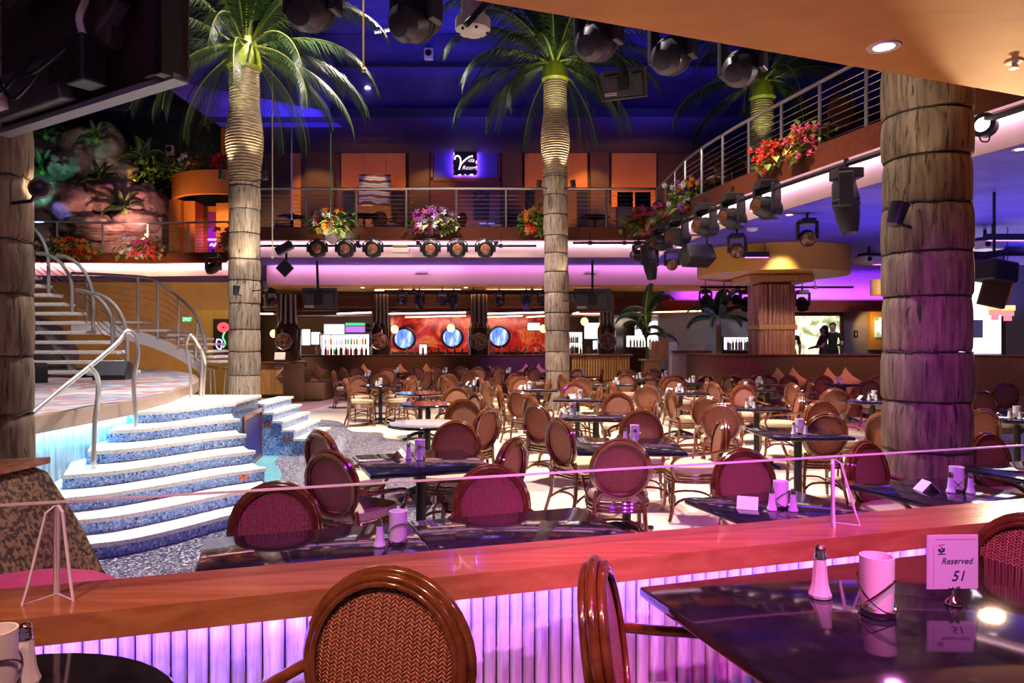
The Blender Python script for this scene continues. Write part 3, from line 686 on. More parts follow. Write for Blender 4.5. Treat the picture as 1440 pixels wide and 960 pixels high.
for k, (x, z, rr) in enumerate(((-.041, .034, .004), (-.034, .038, .003), (-.028, .034, .004), (-.033, .029, .0045), (-.04, .029, .003))): lg.box((x, -.0014, cz+z), (rr*2.2, .0006, rr*1.1), 0, 0, k*.8)
lg.box((-.034, -.0014, cz+.022), (.022, .0006, .0022)); lg.build('emblem', K['ink'], rs, 0)
MB().box((-.036, -.0014, cz+.047), (.018, .0006, .0018), 0, 0, -.15).build('emblem_script', K['redink'], rs, 0)
# ------------------------------------------------------------------ stage, mosaic steps
def stagecol():
    m, nt, b, N, L = newmat('stage carpet'); tc = N('TexCoord'); nz = N('TexNoise'); nz.inputs['Scale'].default_value = .55; nz.inputs['Detail'].default_value = 2; nz.inputs['Distortion'].default_value = 2.2
    L(tc.outputs['Object'], nz.inputs['Vector'])
    r = ramp(N, [(.30, (.40, .38, .40)), (.42, (.20, .25, .36)), (.47, (.34, .09, .08)), (.52, (.42, .40, .40)), (.60, (.19, .24, .36)), (.66, (.38, .19, .18)), (.72, (.38, .36, .38))]); L(nz.outputs['Fac'], r.inputs[0])
    L(r.outputs[0], b.inputs['Base Color']); b.inputs['Roughness'].default_value = .8; return m
K['stage'] = stagecol()
K['stagecap'] = plain('brown terrazzo kerb', (.33, .22, .17), .4, c2=(.42, .29, .23), scale=40)
sedge = smoothline([Vector(p) for p in ((-3.88, 4.95, 0), (-3.88, 6.2, 0), (-3.9, 7.3, 0), (-4.02, 8.2, 0), (-4.28, 9.2, 0), (-4.7, 10.6, 0), (-5.3, 12.0, 0), (-6.3, 13.8, 0), (-8.0, 15.6, 0), (-13, 17.4, 0))], 5)
stg = struct(MB().prism([p[:2] for p in sedge]+[(-18.5, 17.4), (-18.5, 4.95)], .815, .96).build('floor_stage', K['stagecap'], smooth=0))
s2 = [p[:2] for p in sedge]; ins = off(s2, .06)
MB().prism(ins+[(-18.4, 17.3), (-18.4, 5.05)], .9605, .965).build('carpet', K['stage'], stg, 0)
i3 = off(s2, .16)
MB().prism(i3+[(-18.3, 17.2), (-18.3, 5.1)], 0, .815).build('stage_base', K['brownwall'], stg, 0)
bm_ = MB(); i4 = [Vector((p[0], p[1], 0)) for p in off(s2, .125)]; s_ = 0
for i in range(len(i4)-1):
    L_ = (i4[i+1]-i4[i]).length; n_ = max(1, int(L_/.075))
    for k in range(n_):
        p = i4[i].lerp(i4[i+1], (k+.5)/n_); r = L_/n_/2*random.uniform(.93, 1.04); bm_.tube([(p.x, p.y, .003), (p.x, p.y, .4), (p.x, p.y, .814)], r, 7)
o = bm_.build('bamboo_cladding', K['bamboo'], stg); o['kind'] = 'stuff'
for i in range(0, 30, 6):
    a, b = sedge[i], sedge[min(i+6, len(sedge)-1)]; d = (b-a).normalized(); nn = Vector((-d.y, d.x, 0))
    a2, b2 = a+nn*.03, b+nn*.03
    strip('stage_led', (a2.x, a2.y, .808), (b2.x, b2.y, .808), nn*.5+Vector((0, 0, -1)), 6, (.14, .7, 1), .03)
# steps
LR = [((-3.87, 7.37), (-3.26, 8.4)), ((-3.87, 6.8), (-2.99, 7.8)), ((-3.77, 6.3), (-2.78, 7.42)), ((-3.68, 5.82), (-2.56, 7.08)), ((-3.55, 5.5), (-2.36, 6.80)), ((-3.3, 5.3), (-2.2, 6.52)), ((-3.08, 5.1), (-2.12, 6.2))]
st = thing('mosaic_steps', 'curved blue mosaic steps with pale treads leading up to the stage', 'steps', (-3.5, 7, 0))
O3 = Vector((-3.5, 7, 0))
def lip(L_, R_, e=0):
    a, b = Vector(L_), Vector(R_); d = b-a; n = Vector((d.y, -d.x)).normalized()
    a, b = a+n*e, b+n*e
    return [p[:2] for p in smoothline([Vector((*q, 0)) for q in (a, a+d*.18+n*.10, a+d*.45+n*.06, a+d*.75-n*.04, a+d*.95-n*.03, b+d.normalized()*.02-n*.05, b-n*.16)], 5)]
def rel(P): return [(p[0]-O3.x, p[1]-O3.y) for p in P]
for k, (L_, R_) in enumerate(LR):
    z = .84-.12*k
    bk = [(-3.5, 9.72), (-4.84, 9.72), (-4.66, 8.2), (-4.66, 7.3)] if k == 0 else [tuple(Vector(LR[k-1][1])+Vector((-.1, .12))), tuple(Vector(LR[0][1])+Vector((-.35, .1))), tuple(Vector(LR[0][0])+Vector((-.3, .3))), tuple(Vector(LR[k-1][0])+Vector((-.25, .2)))]
    if k == 0:
        body = lip(L_, R_)[:-2]+[(-3.46, 9.7)]+bk[1:]
        top = lip(L_, R_, .03)[:-2]+[(-3.43, 9.74)]+bk[1:]
    else: body = lip(L_, R_)+bk; top = lip(L_, R_, .03)+bk
    MB().prism(rel(body), z-.145 if k else .005, z-.032).build('riser', K['blue_mos'], st, 0)
    if k: MB().prism(rel(body), .004, z-.144).build('riser_core', K['blue_mos'], st, 0)
    MB().prism(rel(top), z-.032, z).build('tread', K['nosing'], st, 0)
# flank door and butterflies
K['indigo'] = plain('indigo panel', (.03, .02, .22), .4); K['mariposa'] = plain('orange butterfly mosaic', (.75, .16, .02), .5)
d0, d1 = Vector((-3.23, 8.46, 0)), Vector((-3.44, 9.66, 0)); dd = d1-d0; nn = Vector((dd.y, -dd.x, 0)).normalized(); rz_ = atan2(dd.y, dd.x); mid = (d0+d1)/2+nn*.02-O3
MB().box(mid+Vector((0, 0, .33)), (dd.length*.94, .02, .62), rz_).build('flank_panel', K['indigo'], st, 0)
for sx, sz, px_, pz in ((dd.length, .05, 0, .65), (dd.length, .05, 0, .03), (.05, .62, -dd.length/2+.02, .34), (.05, .62, dd.length/2-.02, .34)):
    MB().box(mid+dd.normalized()*px_+nn*.012+Vector((0, 0, pz)), (sx, .03, sz), rz_).build('panel_frame', K['mahog'], st, 0)
def bfly(p, nrm, s):
    m = MB()
    for sx in (-1, 1):
        for (x0, z0, x1, z1) in ((.1, .1, 1, .75), (.1, -.1, .8, -.65)):
            m.add([(0, 0, 0), (sx*x1*.5*s, 0, z1*s), (sx*x1*s, 0, z1*.7*s), (sx*x1*.75*s, 0, z1*.1*s)], [(0, 1, 2, 3)])
    m.mul(Matrix.Translation(p-O3) @ Matrix.Rotation(atan2(nrm[1], nrm[0])+pi/2, 4, 'Z')); m.build('butterfly_mosaic', K['mariposa'], st, 0)
def lipp(k, t, z, e=.012):
    c = lip(*LR[k], e); i = t*(len(c)-2); j = int(i); a, b = Vector(c[j]), Vector(c[j+1]); p = a.lerp(b, i-j); d = (b-a).normalized(); return Vector((p.x, p.y, z)), (d.y, -d.x)
p, n_ = lipp(4, .62, .42-.06); bfly(Vector((p.x, p.y, .365-.07)), n_, .05)
xp = -3.62
sf = thing('mosaic_steps', 'side flight of blue mosaic steps with butterflies, behind the landing', 'steps', (-3.5, 10.4, 0))
for i, (x, z) in enumerate(((-3.42, .72), (-3.29, .6), (-3.16, .48), (-3.0, .36), (-2.84, .24))):
    MB().box(((x+xp)/2+3.5, 0, (z-.03)/2+.002), (x-xp, 1.25, z-.034)).build('riser', K['blue_mos'], sf, 0)
    MB().box(((x+.03+xp)/2+3.5, -.01, z-.015), (x+.03-xp, 1.30, .03)).build('tread', K['nosing'], sf, 0); xp = x
for x, z in ((-3.50, .3), (-3.37, .42), (-3.1, .22)):
    m = MB()
    for sx in (-1, 1):
        for z1, x1 in ((.75, 1), (-.65, .8)): m.add([(0, 0, 0), (sx*x1*.03, 0, z1*.06), (sx*x1*.06, 0, z1*.04), (sx*x1*.045, 0, z1*.006)], [(0, 1, 2, 3)])
    m.mul(Matrix.Translation((x+3.5, -.627, z))); m.build('butterfly_mosaic', K['mariposa'], sf, 0)
# step handrails
def bar(name, label, paths, r=.021, grp=None):
    o0 = Vector(paths[0][-1]); t = thing(name, label, 'handrail', o0, 0, grp)
    for nm, P in zip(('rail', 'post', 'post'), paths): MB().tube(smoothline([Vector(p)-o0 for p in P], 6), r, 8).build(nm, K['satin'], t)
    return t
bar('step_handrail', 'bent steel handrail rising beside the mosaic steps', [
    [at(28, 596, 5.3), at(80, 552, 5.9), at(130, 512, 6.5), at(165, 482, 6.92), at(178, 466, 7.04), at(190, 474, 7.1), at(194, 500, 7.1), at(188, 535, 7.1), at(190, 575, 7.1), Vector((at(190, 0, 7.1).x, 7.1, .725))],
    [at(126, 516, 6.44), at(137, 530, 6.3), at(138, 556, 6.2), at(133, 600, 6.12), at(132, 640, 6.1), Vector((at(132, 0, 6.1).x, 6.1, .485))]])
bar('step_handrail', 'slim hooped steel handrail at the back corner of the mosaic landing', [
    [Vector((at(268, 0, 9.2).x, 9.2, .845)), at(268, 525, 9.2), at(262, 490, 9.2), at(266, 472, 9.2), at(274, 476, 9.3), at(288, 505, 9.6), at(287, 530, 9.6), Vector((at(286, 0, 9.6).x, 9.6, .845))],
    [at(281, 490, 9.45), at(284, 510, 9.45), Vector((at(282, 0, 9.45).x, 9.45, .845))]], .019)

# ------------------------------------------------------------------ floating stair on the stage
fs = thing('floating_stair', 'floating terrazzo stair with bent steel hoops climbing from the stage', 'staircase', (-7, 12, .967))
F0 = Vector((-7, 12, .967))
rights = [(183, 528), (165, 512), (162, 497), (145, 484), (135, 470), (120, 456), (105, 442), (89, 430), (72, 418), (57, 407)]
ends = []
for k in range(18):
    d = 11.9+.09*k; z = 1.08+.168*k
    px = rights[k][0] if k < len(rights) else 57-15*(k-9)
    xr = (px-720)*d/1000; ends.append(Vector((xr, d, z))-F0)
    MB().rbox(Vector((xr-1.3, d+.17, z-.03))-F0, (2.6, .36, .06), .01).build('tread', K['nosing'], fs, 0)
for q_ in (0, 1):
    MB().tube([e+Vector((-.9-.9*q_, .2, -.14)) for e in ends], .07, 6).build('spine_beam', K['steel'], fs)
for k in range(0, 18, 2):
    e = ends[k]; h = 1.0 if k % 4 == 0 else .8
    for dy in (0.02,):
        b0 = e+Vector((-.06, dy, -.05)); pts = [b0, b0+Vector((0, 0, h*.55))]+[b0+Vector((-.62+.62*cos(a), 0, h*.55+h*.8*sin(a))) for a in [pi/2*i/7 for i in range(0, 8)]]
        MB().tube(pts, .03, 8).build('hoop', K['satin'], fs)
for k in range(7):
    MB().tube([e+Vector((-.08, .1, .12+.1*k)) for e in ends], .008, 4).build('cable', K['steel'], fs)
sp = thing('curved_stair', 'curved stair with pale stringer and cable rail behind the floating stair', 'staircase', (-7.5, 14.5, .967))
S0 = Vector((-7.5, 14.5, .967))
hp = [(100, 384, 14.6), (150, 386, 14.8), (205, 390, 15), (222, 397, 15.05), (245, 413, 15.1), (270, 436, 15), (284, 462, 14.8), (290, 490, 14.5)]
lp_ = [(100, 452, 14.6), (150, 455, 14.8), (205, 470, 15), (222, 476, 15.05), (245, 486, 15.1), (268, 499, 15), (280, 508, 14.8), (288, 518, 14.5)]
top = smoothline([at(*p)-S0 for p in hp], 4); low = smoothline([at(*p)-S0 for p in lp_], 4)
MB().tube(top, .03, 8).build('handrail', K['satin'], sp)
for k in range(7): MB().tube([a.lerp(b, (k+1)/8.3) for a, b in zip(top, low)], .007, 4).build('cable', K['steel'], sp)
for i in (2, 7, 12, 17, 22, 26): MB().tube([top[i], low[i]], .028, 8).build('post', K['satin'], sp)
rb_ = MB(); vs = []
for p in low: vs += [p+Vector((0, 0, .02)), p+Vector((0, 0, -.24)), p+Vector((0, .06, -.24)), p+Vector((0, .06, .02))]
n_ = len(low)
rb_.add(vs, [(4*i+j, 4*i+(j+1) % 4, 4*i+4+(j+1) % 4, 4*i+4+j) for i in range(n_-1) for j in range(4)]+[(0, 1, 2, 3), tuple(4*(n_-1)+j for j in (3, 2, 1, 0))])
K['stringer'] = plain('pale grey stringer', (.72, .64, .66), .4); rb_.build('stringer', K['stringer'], sp, 30)
for i in range(8):
    p = low[min(4+i*3, n_-1)]; MB().rbox(p+Vector((.25, .55, .03)), (.75, 1.0, .05), .01, -.2*i*.3).build('tread', K['nosing'], sp, 0)
def wedge(x, y, rz, label):
    t = thing('stage_monitor', label, 'speaker', (x, y, .967), rz)
    m = MB(); pr = [(-.22, 0), (.22, 0), (.22, .08), (-.02, .36), (-.22, .30)]
    m.add([(a, -.33, b) for a, b in pr]+[(a, .33, b) for a, b in pr], [(4, 3, 2, 1, 0), (5, 6, 7, 8, 9)]+[(i, i+1 if i < 4 else 0, 5+(i+1) % 5, 5+i) for i in range(5)]); m.build('cabinet', K['blackp'], t, 0); t.scale = (.75, .72, .8)
    MB().box((.105, 0, .225), (.36, .6, .012), 0, 0, radians(49.5)).build('grille', plain('speaker mesh', (.06, .06, .08), .5, .4), t, 0)
wedge(at(200, 0, 12.2).x, 11.3, -1.4, 'black wedge stage monitor in front of the curved stair')
wedge(at(52, 0, 10.6).x, 10.4, 2.2, 'black wedge stage monitor under the floating stair')

# ------------------------------------------------------------------ palms and log columns
def log(t, z0, z1, r, seg, n=20, mat='bark', lean=0):
    z = z0; i = 0
    while z < z1-.02:
        h = min(seg*random.uniform(.88, 1.12), z1-z); r1 = r*random.uniform(.97, 1.02)
        so_ = MB().lathe([(r1*.955, z+.004), (r1*.99, z+.03), (r1, z+h*.4), (r1*.995, z+h*.75), (r1*.965, z+h-.02), (r1*.93, z+h-.004)], n, (lean*z, 0, 0)).build('trunk_segment', K[mat], t)
        q = [(r1*.955*cos(a)+lean*(z+h), r1*.955*sin(a), z+h+random.uniform(-.012, .012)) for a in [2*pi*k/n for k in range(n)]]
        MB().tube(q, .0055, 5, True).build('groove_seam', K['rope'], so_); z += h; i += 1  # dark tube stands in for the shaded groove between segments
def frond_mesh(L, e0, bend, seed):
    rnd = random.Random(seed); m = MB(); P = []; p = Vector((0, 0, 0)); n = 22; e = e0
    for i in range(n+1):
        P.append(p.copy()); p = p+Vector((cos(e), 0, sin(e)))*(L/n); e -= bend/n*(.5+1.1*i/n)
    m.tube(P, [.024*(1-.85*i/n)+.003 for i in range(n+1)], 5); nst = len(m.f)
    for i in range(6, 3*n):
        t = i/(3*n); a = t*n; j = min(int(a), n-1); q = P[j].lerp(P[j+1], a-j); d = (P[j+1]-P[j]).normalized()
        ln = .72*min(1, t*3.2)*(1-t*.55)*L/2.4
        for s_ in (-1, 1):
            side = Vector((0, s_, 0)); dr = (side*.75+d*.75+Vector((0, 0, -.25-rnd.random()*.35))).normalized(); dr2 = (side*.45+d*.6+Vector((0, 0, -.75-rnd.random()*.4))).normalized()
            w_ = Vector((d.x, d.y, d.z))*.012+Vector((0, 0, .004)); a1 = q+dr*ln*.5; a2 = a1+dr2*ln*.5
            m.add([q-w_, q+w_, a1+w_*.9, a1-w_*.9, a2], [(0, 1, 2, 3), (3, 2, 4)])
    me = m.mesh('frond', K['frond'], 0); me.materials.append(K['rachis'])
    for f in list(me.polygons)[:nst]: f.material_index = 1
    return me
FR = [frond_mesh(2.5, radians(82), radians(70), 1), frond_mesh(2.7, radians(62), radians(95), 2), frond_mesh(2.8, radians(38), radians(100), 3), frond_mesh(2.7, radians(12), radians(95), 4), frond_mesh(2.3, radians(-12), radians(75), 5)]
def palm(x, y, z0, zc, zt, r, label, lean=0, nf=46, fs_=1.0):
    t = thing('palm_tree', label, 'palm tree', (x, y, z0))
    zc, zt = zc-z0, zt-z0
    log(t, 0.004, zc, r, .44, lean=lean, mat='bark_pale')
    pr = []; n = int((zt-zc)/.055); 
    for i in range(n+1):
        f = i/n; z = zc+(zt-zc)*f; rr = r*(1.0+.22*sin(pi*min(1, f*1.35))**2*(1 if f < .74 else .8)-.05*f)
        pr += [(rr*1.0, z+.004), (rr*.945, z+.05)]
    MB().lathe(pr, 22, (lean*zc, 0, 0)).build('ringed_trunk', K['barkup'], t, 30)
    MB().lathe([(r*.98, zt), (r*1.12, zt+.05), (r*1.05, zt+.25), (r*.9, zt+.45), (r*.6, zt+.65)], 18, (lean*zc, 0, 0)).build('crown_shaft', K['shaft'], t)
    for i in range(nf):
        k = min(i*5//nf, 4); o = bpy.data.objects.new('frond', FR[k]); C.objects.link(o); o.parent = t
        a = i*2.39996+random.uniform(-.2, .2); rr = r*(.35 if k < 1 else .65)
        o.location = (rr*cos(a)+lean*zc, rr*sin(a), zt+(.62 if k < 2 else .5 if k < 3 else .4)); o.rotation_euler = (random.uniform(-.15, .15), random.uniform(-.1, .1), a); o.scale = (fs_*random.uniform(.9, 1.1),)*3
    return t
palm(-5.02, 13.35, 0, 4.55, 6.65, .285, 'tall palm with log trunk rising beside the stage landing')
palm(1.06, 16.4, 0, 5.4, 7.55, .285, 'tall palm standing among the crowded tables with its crown under blue bulkhead', -.012)
palm(5.7, 16.2, 4.405, 4.9, 7.05, .27, 'palm growing up from the side balcony behind the railing', 0, 24, .9)
def column(x, y, r, label):
    t = thing('log_column', label, 'column', (x, y, 0)); log(t, .004, 5.2, r, .36, 28, 'bark'); return t
column(3.06, 5.25, .30, 'thick segmented log column beside the rail tables')
column(-3.35, 4.55, .25, 'thick segmented log column beside the stage kerb')
# small clamp lamps on trunks and their light
def clamp(px, py, d, label, tgt, pw, col=WARM, grp=None, ang_=50):
    p = at(px, py, d); t = thing('clamp_lamp', label, 'lamp', p, 0, grp)
    dr = (Vector(tgt)-p).normalized(); q = dr.to_track_quat('Z', 'Y').to_matrix().to_4x4()
    lh = MB().lathe([(.035, -.09), (.05, -.08), (.06, .05), (.066, .07), (.05, .06)], 12).mul(q).build('lamp_head', K['blackp'], t)
    ax_ = min([Vector((-5.02, 13.35, 0)), Vector((1.0, 16.4, 0)), Vector((3.06, 5.25, 0)), Vector((-3.35, 4.55, 0))], key=lambda q_: (q_-Vector((p.x, p.y, 0))).length); hv = ax_-Vector((p.x, p.y, 0)); hv = hv.normalized()*(hv.length-.24)
    MB().tube([(0, 0, 0), hv*.3+Vector((0, 0, -.07)), hv+Vector((0, 0, -.07))], .012, 6).build('bracket', K['black'], t)
    MB().lathe([(.001, .055), (.045, .055), (.045, .06), (.001, .06)], 12).mul(q).build('lens', emis('lamp lens', (1, .9, .7), 4), lh)
    spot('clamp_light', p+dr*.09, tgt, pw, col, ang_, .6, .04); return t
P1, P2 = Vector((-5.02, 13.35, 0)), Vector((1.06, 16.4, 0))
clamp(312, 246, 13.0, 'small black lamp clamped to the stage palm, aimed up its left side', (-5.05, 13.1, 6.2), 55)
clamp(372, 246, 13.0, 'small black lamp clamped to the stage palm, aimed up its right side', (-4.95, 13.1, 6.2), 55)
clamp(332, 408, 12.7, 'small black lamp low on the stage palm, aimed up the trunk', (-5.0, 13.2, 4.0), 40)
clamp(372, 402, 12.9, 'small black lamp low on the stage palm facing the bar', (-4.95, 13.2, 4.0), 40)
clamp(758, 258, 16.0, 'small black lamp clamped to the dining floor palm, booth side', (.95, 16.15, 7.2), 80)
clamp(806, 258, 16.0, 'small black lamp clamped to the dining floor palm, counter side', (1.02, 16.15, 7.2), 80)
clamp(806, 418, 15.9, 'small black lamp low on the dining floor palm', (1.05, 16.1, 4.3), 45)
clamp(56, 265, 4.35, 'black floodlight bracketed to the log column beside the stage', (-9, 14, 4.6), 30)
clamp(1262, 300, 4.9, 'black flood lamp fixed to the log column beside the rail', (3.0, 4.9, 3.6), 10)
spot('palm_key', (-3.2, 9.5, 7.5), (-5.0, 13.3, 2.2), 1000, (1, .88, .72), 26, .6, .1)
spot('palm_key', (-.5, 10.5, 8.5), (1.1, 16.4, 4), 300, WARM, 26, .6, .1)
spot('crown_light', (-5.0, 12.2, 5.0), (-5.0, 13.35, 7.3), 60, (.95, 1, .6), 46, .6, .06)
spot('crown_light', (1.0, 15.2, 6.0), (1.05, 16.4, 8.3), 80, (.95, 1, .6), 46, .6, .06)
spot('crown_light', (5.4, 15.3, 5.6), (5.7, 16.2, 7.6), 60, (.95, 1, .4), 50, .6, .06)
spot('column_lamp', (1.9, 4.6, 3.9), (2.95, 5.2, 3.0), 38, (1, .86, .62), 60, .6, .06)
spot('column_lamp', (-2.4, 3.9, 4.2), (-3.35, 4.55, 3.0), 16, (1, .8, .4), 60, .6, .06)

# ------------------------------------------------------------------ nubby booth at the rail
bt = thing('booth', 'brown nubby upholstered booth with a wooden shelf behind the rail', 'booth', (-2.6, 3.2, 0)); B0 = Vector((-2.6, 3.2, 0))
def bq(*c): return Vector(c)-B0
far, near = Vector((-2.48, 3.76, 0)), Vector((-2.55, 2.72, 0))
m = MB(); pr = [(-.62, .0), (.34, .0), (.30, .3), (.16, .62), (.02, .88), (-.05, .915), (-.16, .92), (-.62, .92)]
ax = Vector((.97, .28, 0))
for b_ in (far, near): m.add([bq(*(b_+ax*a+Vector((0, 0, z)))) for a, z in pr], [])
n_ = len(pr); m.f = [tuple(range(n_)), tuple(range(n_, 2*n_))[::-1]]+[(i, n_+i, n_+(i+1) % n_, (i+1) % n_) for i in range(n_)]
m.build('backrest', K['boothf'], bt, 50)
MB().prism([bq(*(far+ax*.0+Vector((.02, .03, 0))))[:2], bq(*(near+ax*.0))[:2], bq(*(near-ax*.75))[:2], bq(*(far-ax*.75))[:2]], .922, .955).build('wood_shelf', K['cap'], bt, 0)
MB().rbox(bq(-1.92, 2.75, .25), (.62, .36, .49), .04, ang).build('seat', K['boothf'], bt)
pc = thing('cushion', 'hot pink cushion lying in the nubby booth', 'cushion', (-1.93, 2.86, .5), ang)
MB().ball((0, 0, .065), (.30, .16, .075), 20, 10).build('cover', K['pcush'], pc)
MB().tube([(.305*cos(a), .165*sin(a), .065) for a in [2*pi*i/24 for i in range(24)]], .008, 5, True).build('piping', K['pcush'], pc)
# ------------------------------------------------------------------ rear bar
E_W = emis('white led tube', (1, .86, .95), 6); E_A = emis('amber led tube', (1, .45, .22), 6); E_SCR = emis('bright screen', (.95, .93, 1), 2.2)
E_SH = emis('backlit shelf', (1, .90, .92), 2.6)
def X(px, d): return (px-720)*d/1000
def Z(py, d): return EYE-(py-480)*d/1000
def redart():
    m, nt, b, N, L = newmat('red swirl glass'); tc = N('TexCoord'); wv = N('TexNoise'); wv.inputs['Scale'].default_value = .9; wv.inputs['Distortion'].default_value = 3.5; wv.inputs['Detail'].default_value = 3
    L(tc.outputs['Object'], wv.inputs['Vector']); r = ramp(N, [(.3, (.10, .005, .005)), (.42, (.40, .015, .012)), (.54, (.58, .04, .02)), (.63, (.70, .24, .05)), (.68, (.60, .03, .02)), (.76, (.85, .70, .62))]); L(wv.outputs['Fac'], r.inputs[0]); L(r.outputs[0], b.inputs['Base Color']); b.inputs['Roughness'].default_value = .2
    L(r.outputs[0], b.inputs['Emission Color']); b.inputs['Emission Strength'].default_value = .25; return m
def porthole():
    m, nt, b, N, L = newmat('blue sky display'); tc = N('TexCoord'); mp = N('Mapping'); mp.inputs['Scale'].default_value = (4, 1, .9); nz = N('TexNoise'); nz.inputs['Scale'].default_value = 2.2; nz.inputs['Detail'].default_value = 4
    L(tc.outputs['Object'], mp.inputs[0]); L(mp.outputs[0], nz.inputs['Vector']); r = ramp(N, [(.3, (.03, .06, .42)), (.5, (.16, .28, .78)), (.68, (.70, .80, 1))]); L(nz.outputs['Fac'], r.inputs[0]); e = N('Emission'); L(r.outputs[0], e.inputs[0]); e.inputs[1].default_value = 1.3; L(e.outputs[0], nt.nodes['Material Output'].inputs[0]); return m
def vista():  # glow stands in for a lit scene beyond an opening
    m, nt, b, N, L = newmat('glowing garden vista'); tc = N('TexCoord'); v = N('TexNoise'); v.inputs['Scale'].default_value = 3.5; v.inputs['Detail'].default_value = 8; L(tc.outputs['Object'], v.inputs['Vector'])
    r = ramp(N, [(.30, (.10, .16, .05)), (.42, (.32, .36, .16)), (.5, (.80, .62, .48)), (.56, (.95, .86, .74)), (.64, (.55, .50, .30)), (.72, (.98, .92, .86))]); L(v.outputs['Fac'], r.inputs[0]); e = N('Emission'); L(r.outputs[0], e.inputs[0]); e.inputs[1].default_value = 1.5; L(e.outputs[0], nt.nodes['Material Output'].inputs[0]); return m
K['art'] = redart(); K['port'] = porthole(); K['vista'] = vista()
K['gloss'] = plain('glossy black brown', (.03, .014, .010), .15, c2=(.06, .03, .02), scale=4)
K['emblem'] = plain('carved bronze', (.10, .045, .03), .35, .6, c2=(.55, .30, .20), scale=14, bump=.02, contrast=.1)
K['counter'] = wood('golden oak counter', (.42, .20, .06), (.66, .38, .14), 3, (8, 8, 1), .4, .2)
bw = bpy.data.objects['wall_back']
MB().box(((X(548, 25)+X(790, 25))/2, 25.2, 1.95), (X(790, 25)-X(548, 25), .06, 1.5)).build('wall_panel', K['art'], bw, 0)
MB().box((X(905, 25), 25.2, 1.6), (3.4, .06, 2.2)).build('wall_panel', K['gloss'], bw, 0)
# canopy
cn = struct(MB().box((-1.4, 22.3, 2.78), (12.6, .5, .5)).build('trim_10', K['mahog'], smooth=0))
for k, (x0, x1, z0, z1) in enumerate(((-7.7, 4.9, 2.93, 3.02), (-7.7, 4.9, 2.60, 2.66), (-7.7, 4.9, 2.38, 2.44))): MB().box(((x0+x1)/2, 22.0-.03*k, (z0+z1)/2), (x1-x0, .12, z1-z0)).build('canopy_board', K['mahog'], cn, 0)
struct(MB().box((-1.4, 23.6, 2.45), (12.6, 2.6, .08)).build('ceiling_bar', K['mahog'], smooth=0))
LG = 'led tubes on the bar canopy'
def tube_led(x0, x1, d, y0, y1, mat, lab):
    a, b = at(x0, y0, d), at(x1, y1, d); o3 = (a+b)/2
    t = thing('led_tube', lab, 'light tube', o3, 0, LG); MB().tube([a-o3, b-o3], .021, 6).build('tube', mat, t); MB().tube([a-o3+Vector((0, .05, .03)), b-o3+Vector((0, .05, .03))], .03, 4).build('channel', K['black'], t)
    return t
for x0, x1 in ((474, 522), (548, 655), (684, 765), (806, 814)): tube_led(x0, x1, 21.8, 441, 439, E_W, 'white neon tube running along the bar canopy')
for x0, x1 in ((362, 384), (805, 845)): tube_led(x0, x1, 21.8, 441, 441, E_W if x0 < 500 else E_A, 'short neon tube at an end of the bar canopy')
for x0, x1 in ((570, 655), (684, 735), (740, 768)): tube_led(x0, x1, 21.75, 446, 444, E_A, 'amber neon tube under the white tubes of the bar canopy')
for x0, x1 in ((527, 560), (565, 648), (684, 764), (808, 855)): tube_led(x0, x1, 20.95, 408, 407.5, E_A, 'amber neon tube tucked behind the ochre beam')
tube_led(882, 986, 21.5, 440, 437, E_A, 'amber neon tube over the bottle bar beside the potted palms')
# columns of the bar
for px, w_, lab in ((405, 36, 'glossy dark bar column with bronze medallion behind the host counter'), (536, 28, 'glossy dark bar column between the bright shelves and first porthole'), (674, 31, 'glossy dark bar column between the second and third portholes'), (853, 26, 'glossy dark bar column beside the bamboo counter')):
    d = 21.4; r = w_*d/2000; t = thing('bar_column', lab, 'column', (X(px, d), d, 0))
    MB().lathe([(r, .004), (r, 1.95), (r*.9, 2.0), (r*.62, 2.25), (r*.6, 2.42), (r*.6, 3.0)], 14).build('shaft', K['gloss'], t)
    for k in range(5):
        a = pi+pi*(k+.5)/5; MB().tube([(r*.68*cos(a), r*.68*sin(a), 2.02), (r*.64*cos(a), r*.64*sin(a), 2.98)], .045, 6).build('pipe', K['steel'], t)
    MB().lathe([(.001, -.05), (.17, -.05), (.22, -.03), (.24, 0), (.001, 0.01)], 8, (0, -r-.01, Z(480, d)), 'y').build('medallion', K['emblem'], t, 20)
    MB().tube([(.25*cos(a), -r-.03, Z(480, d)+.25*sin(a)) for a in [2*pi*i/8 for i in range(8)]], .025, 6, True).build('medallion_rim', K['steel'], t)
# porthole displays
for px, py, r, lab in ((568.5, 476, 15, 'first round blue display of the bar, next to the bright bottle shelves'), (636, 474, 14.5, 'round blue display in the middle of the red swirl wall'), (702, 473, 14.5, 'round blue display nearest the tall dining floor palm')):
    d = 23.6; R = r*d/1000; t = thing('porthole_display', lab, 'screen', at(px, py, d))
    MB().lathe([(.001, -.03), (R*.93, -.03), (R*.93, 0), (.001, 0)], 32, ax='y').build('display', K['port'], t, 30)
    MB().tube([(R*cos(a), -.03, R*sin(a)) for a in [2*pi*i/32 for i in range(32)]], .05, 6, True).build('bezel', K['black'], t)
    MB().tube([(0, .0, 0), (0, 25.162-d, 0)], .05, 6).build('stem', K['black'], t)
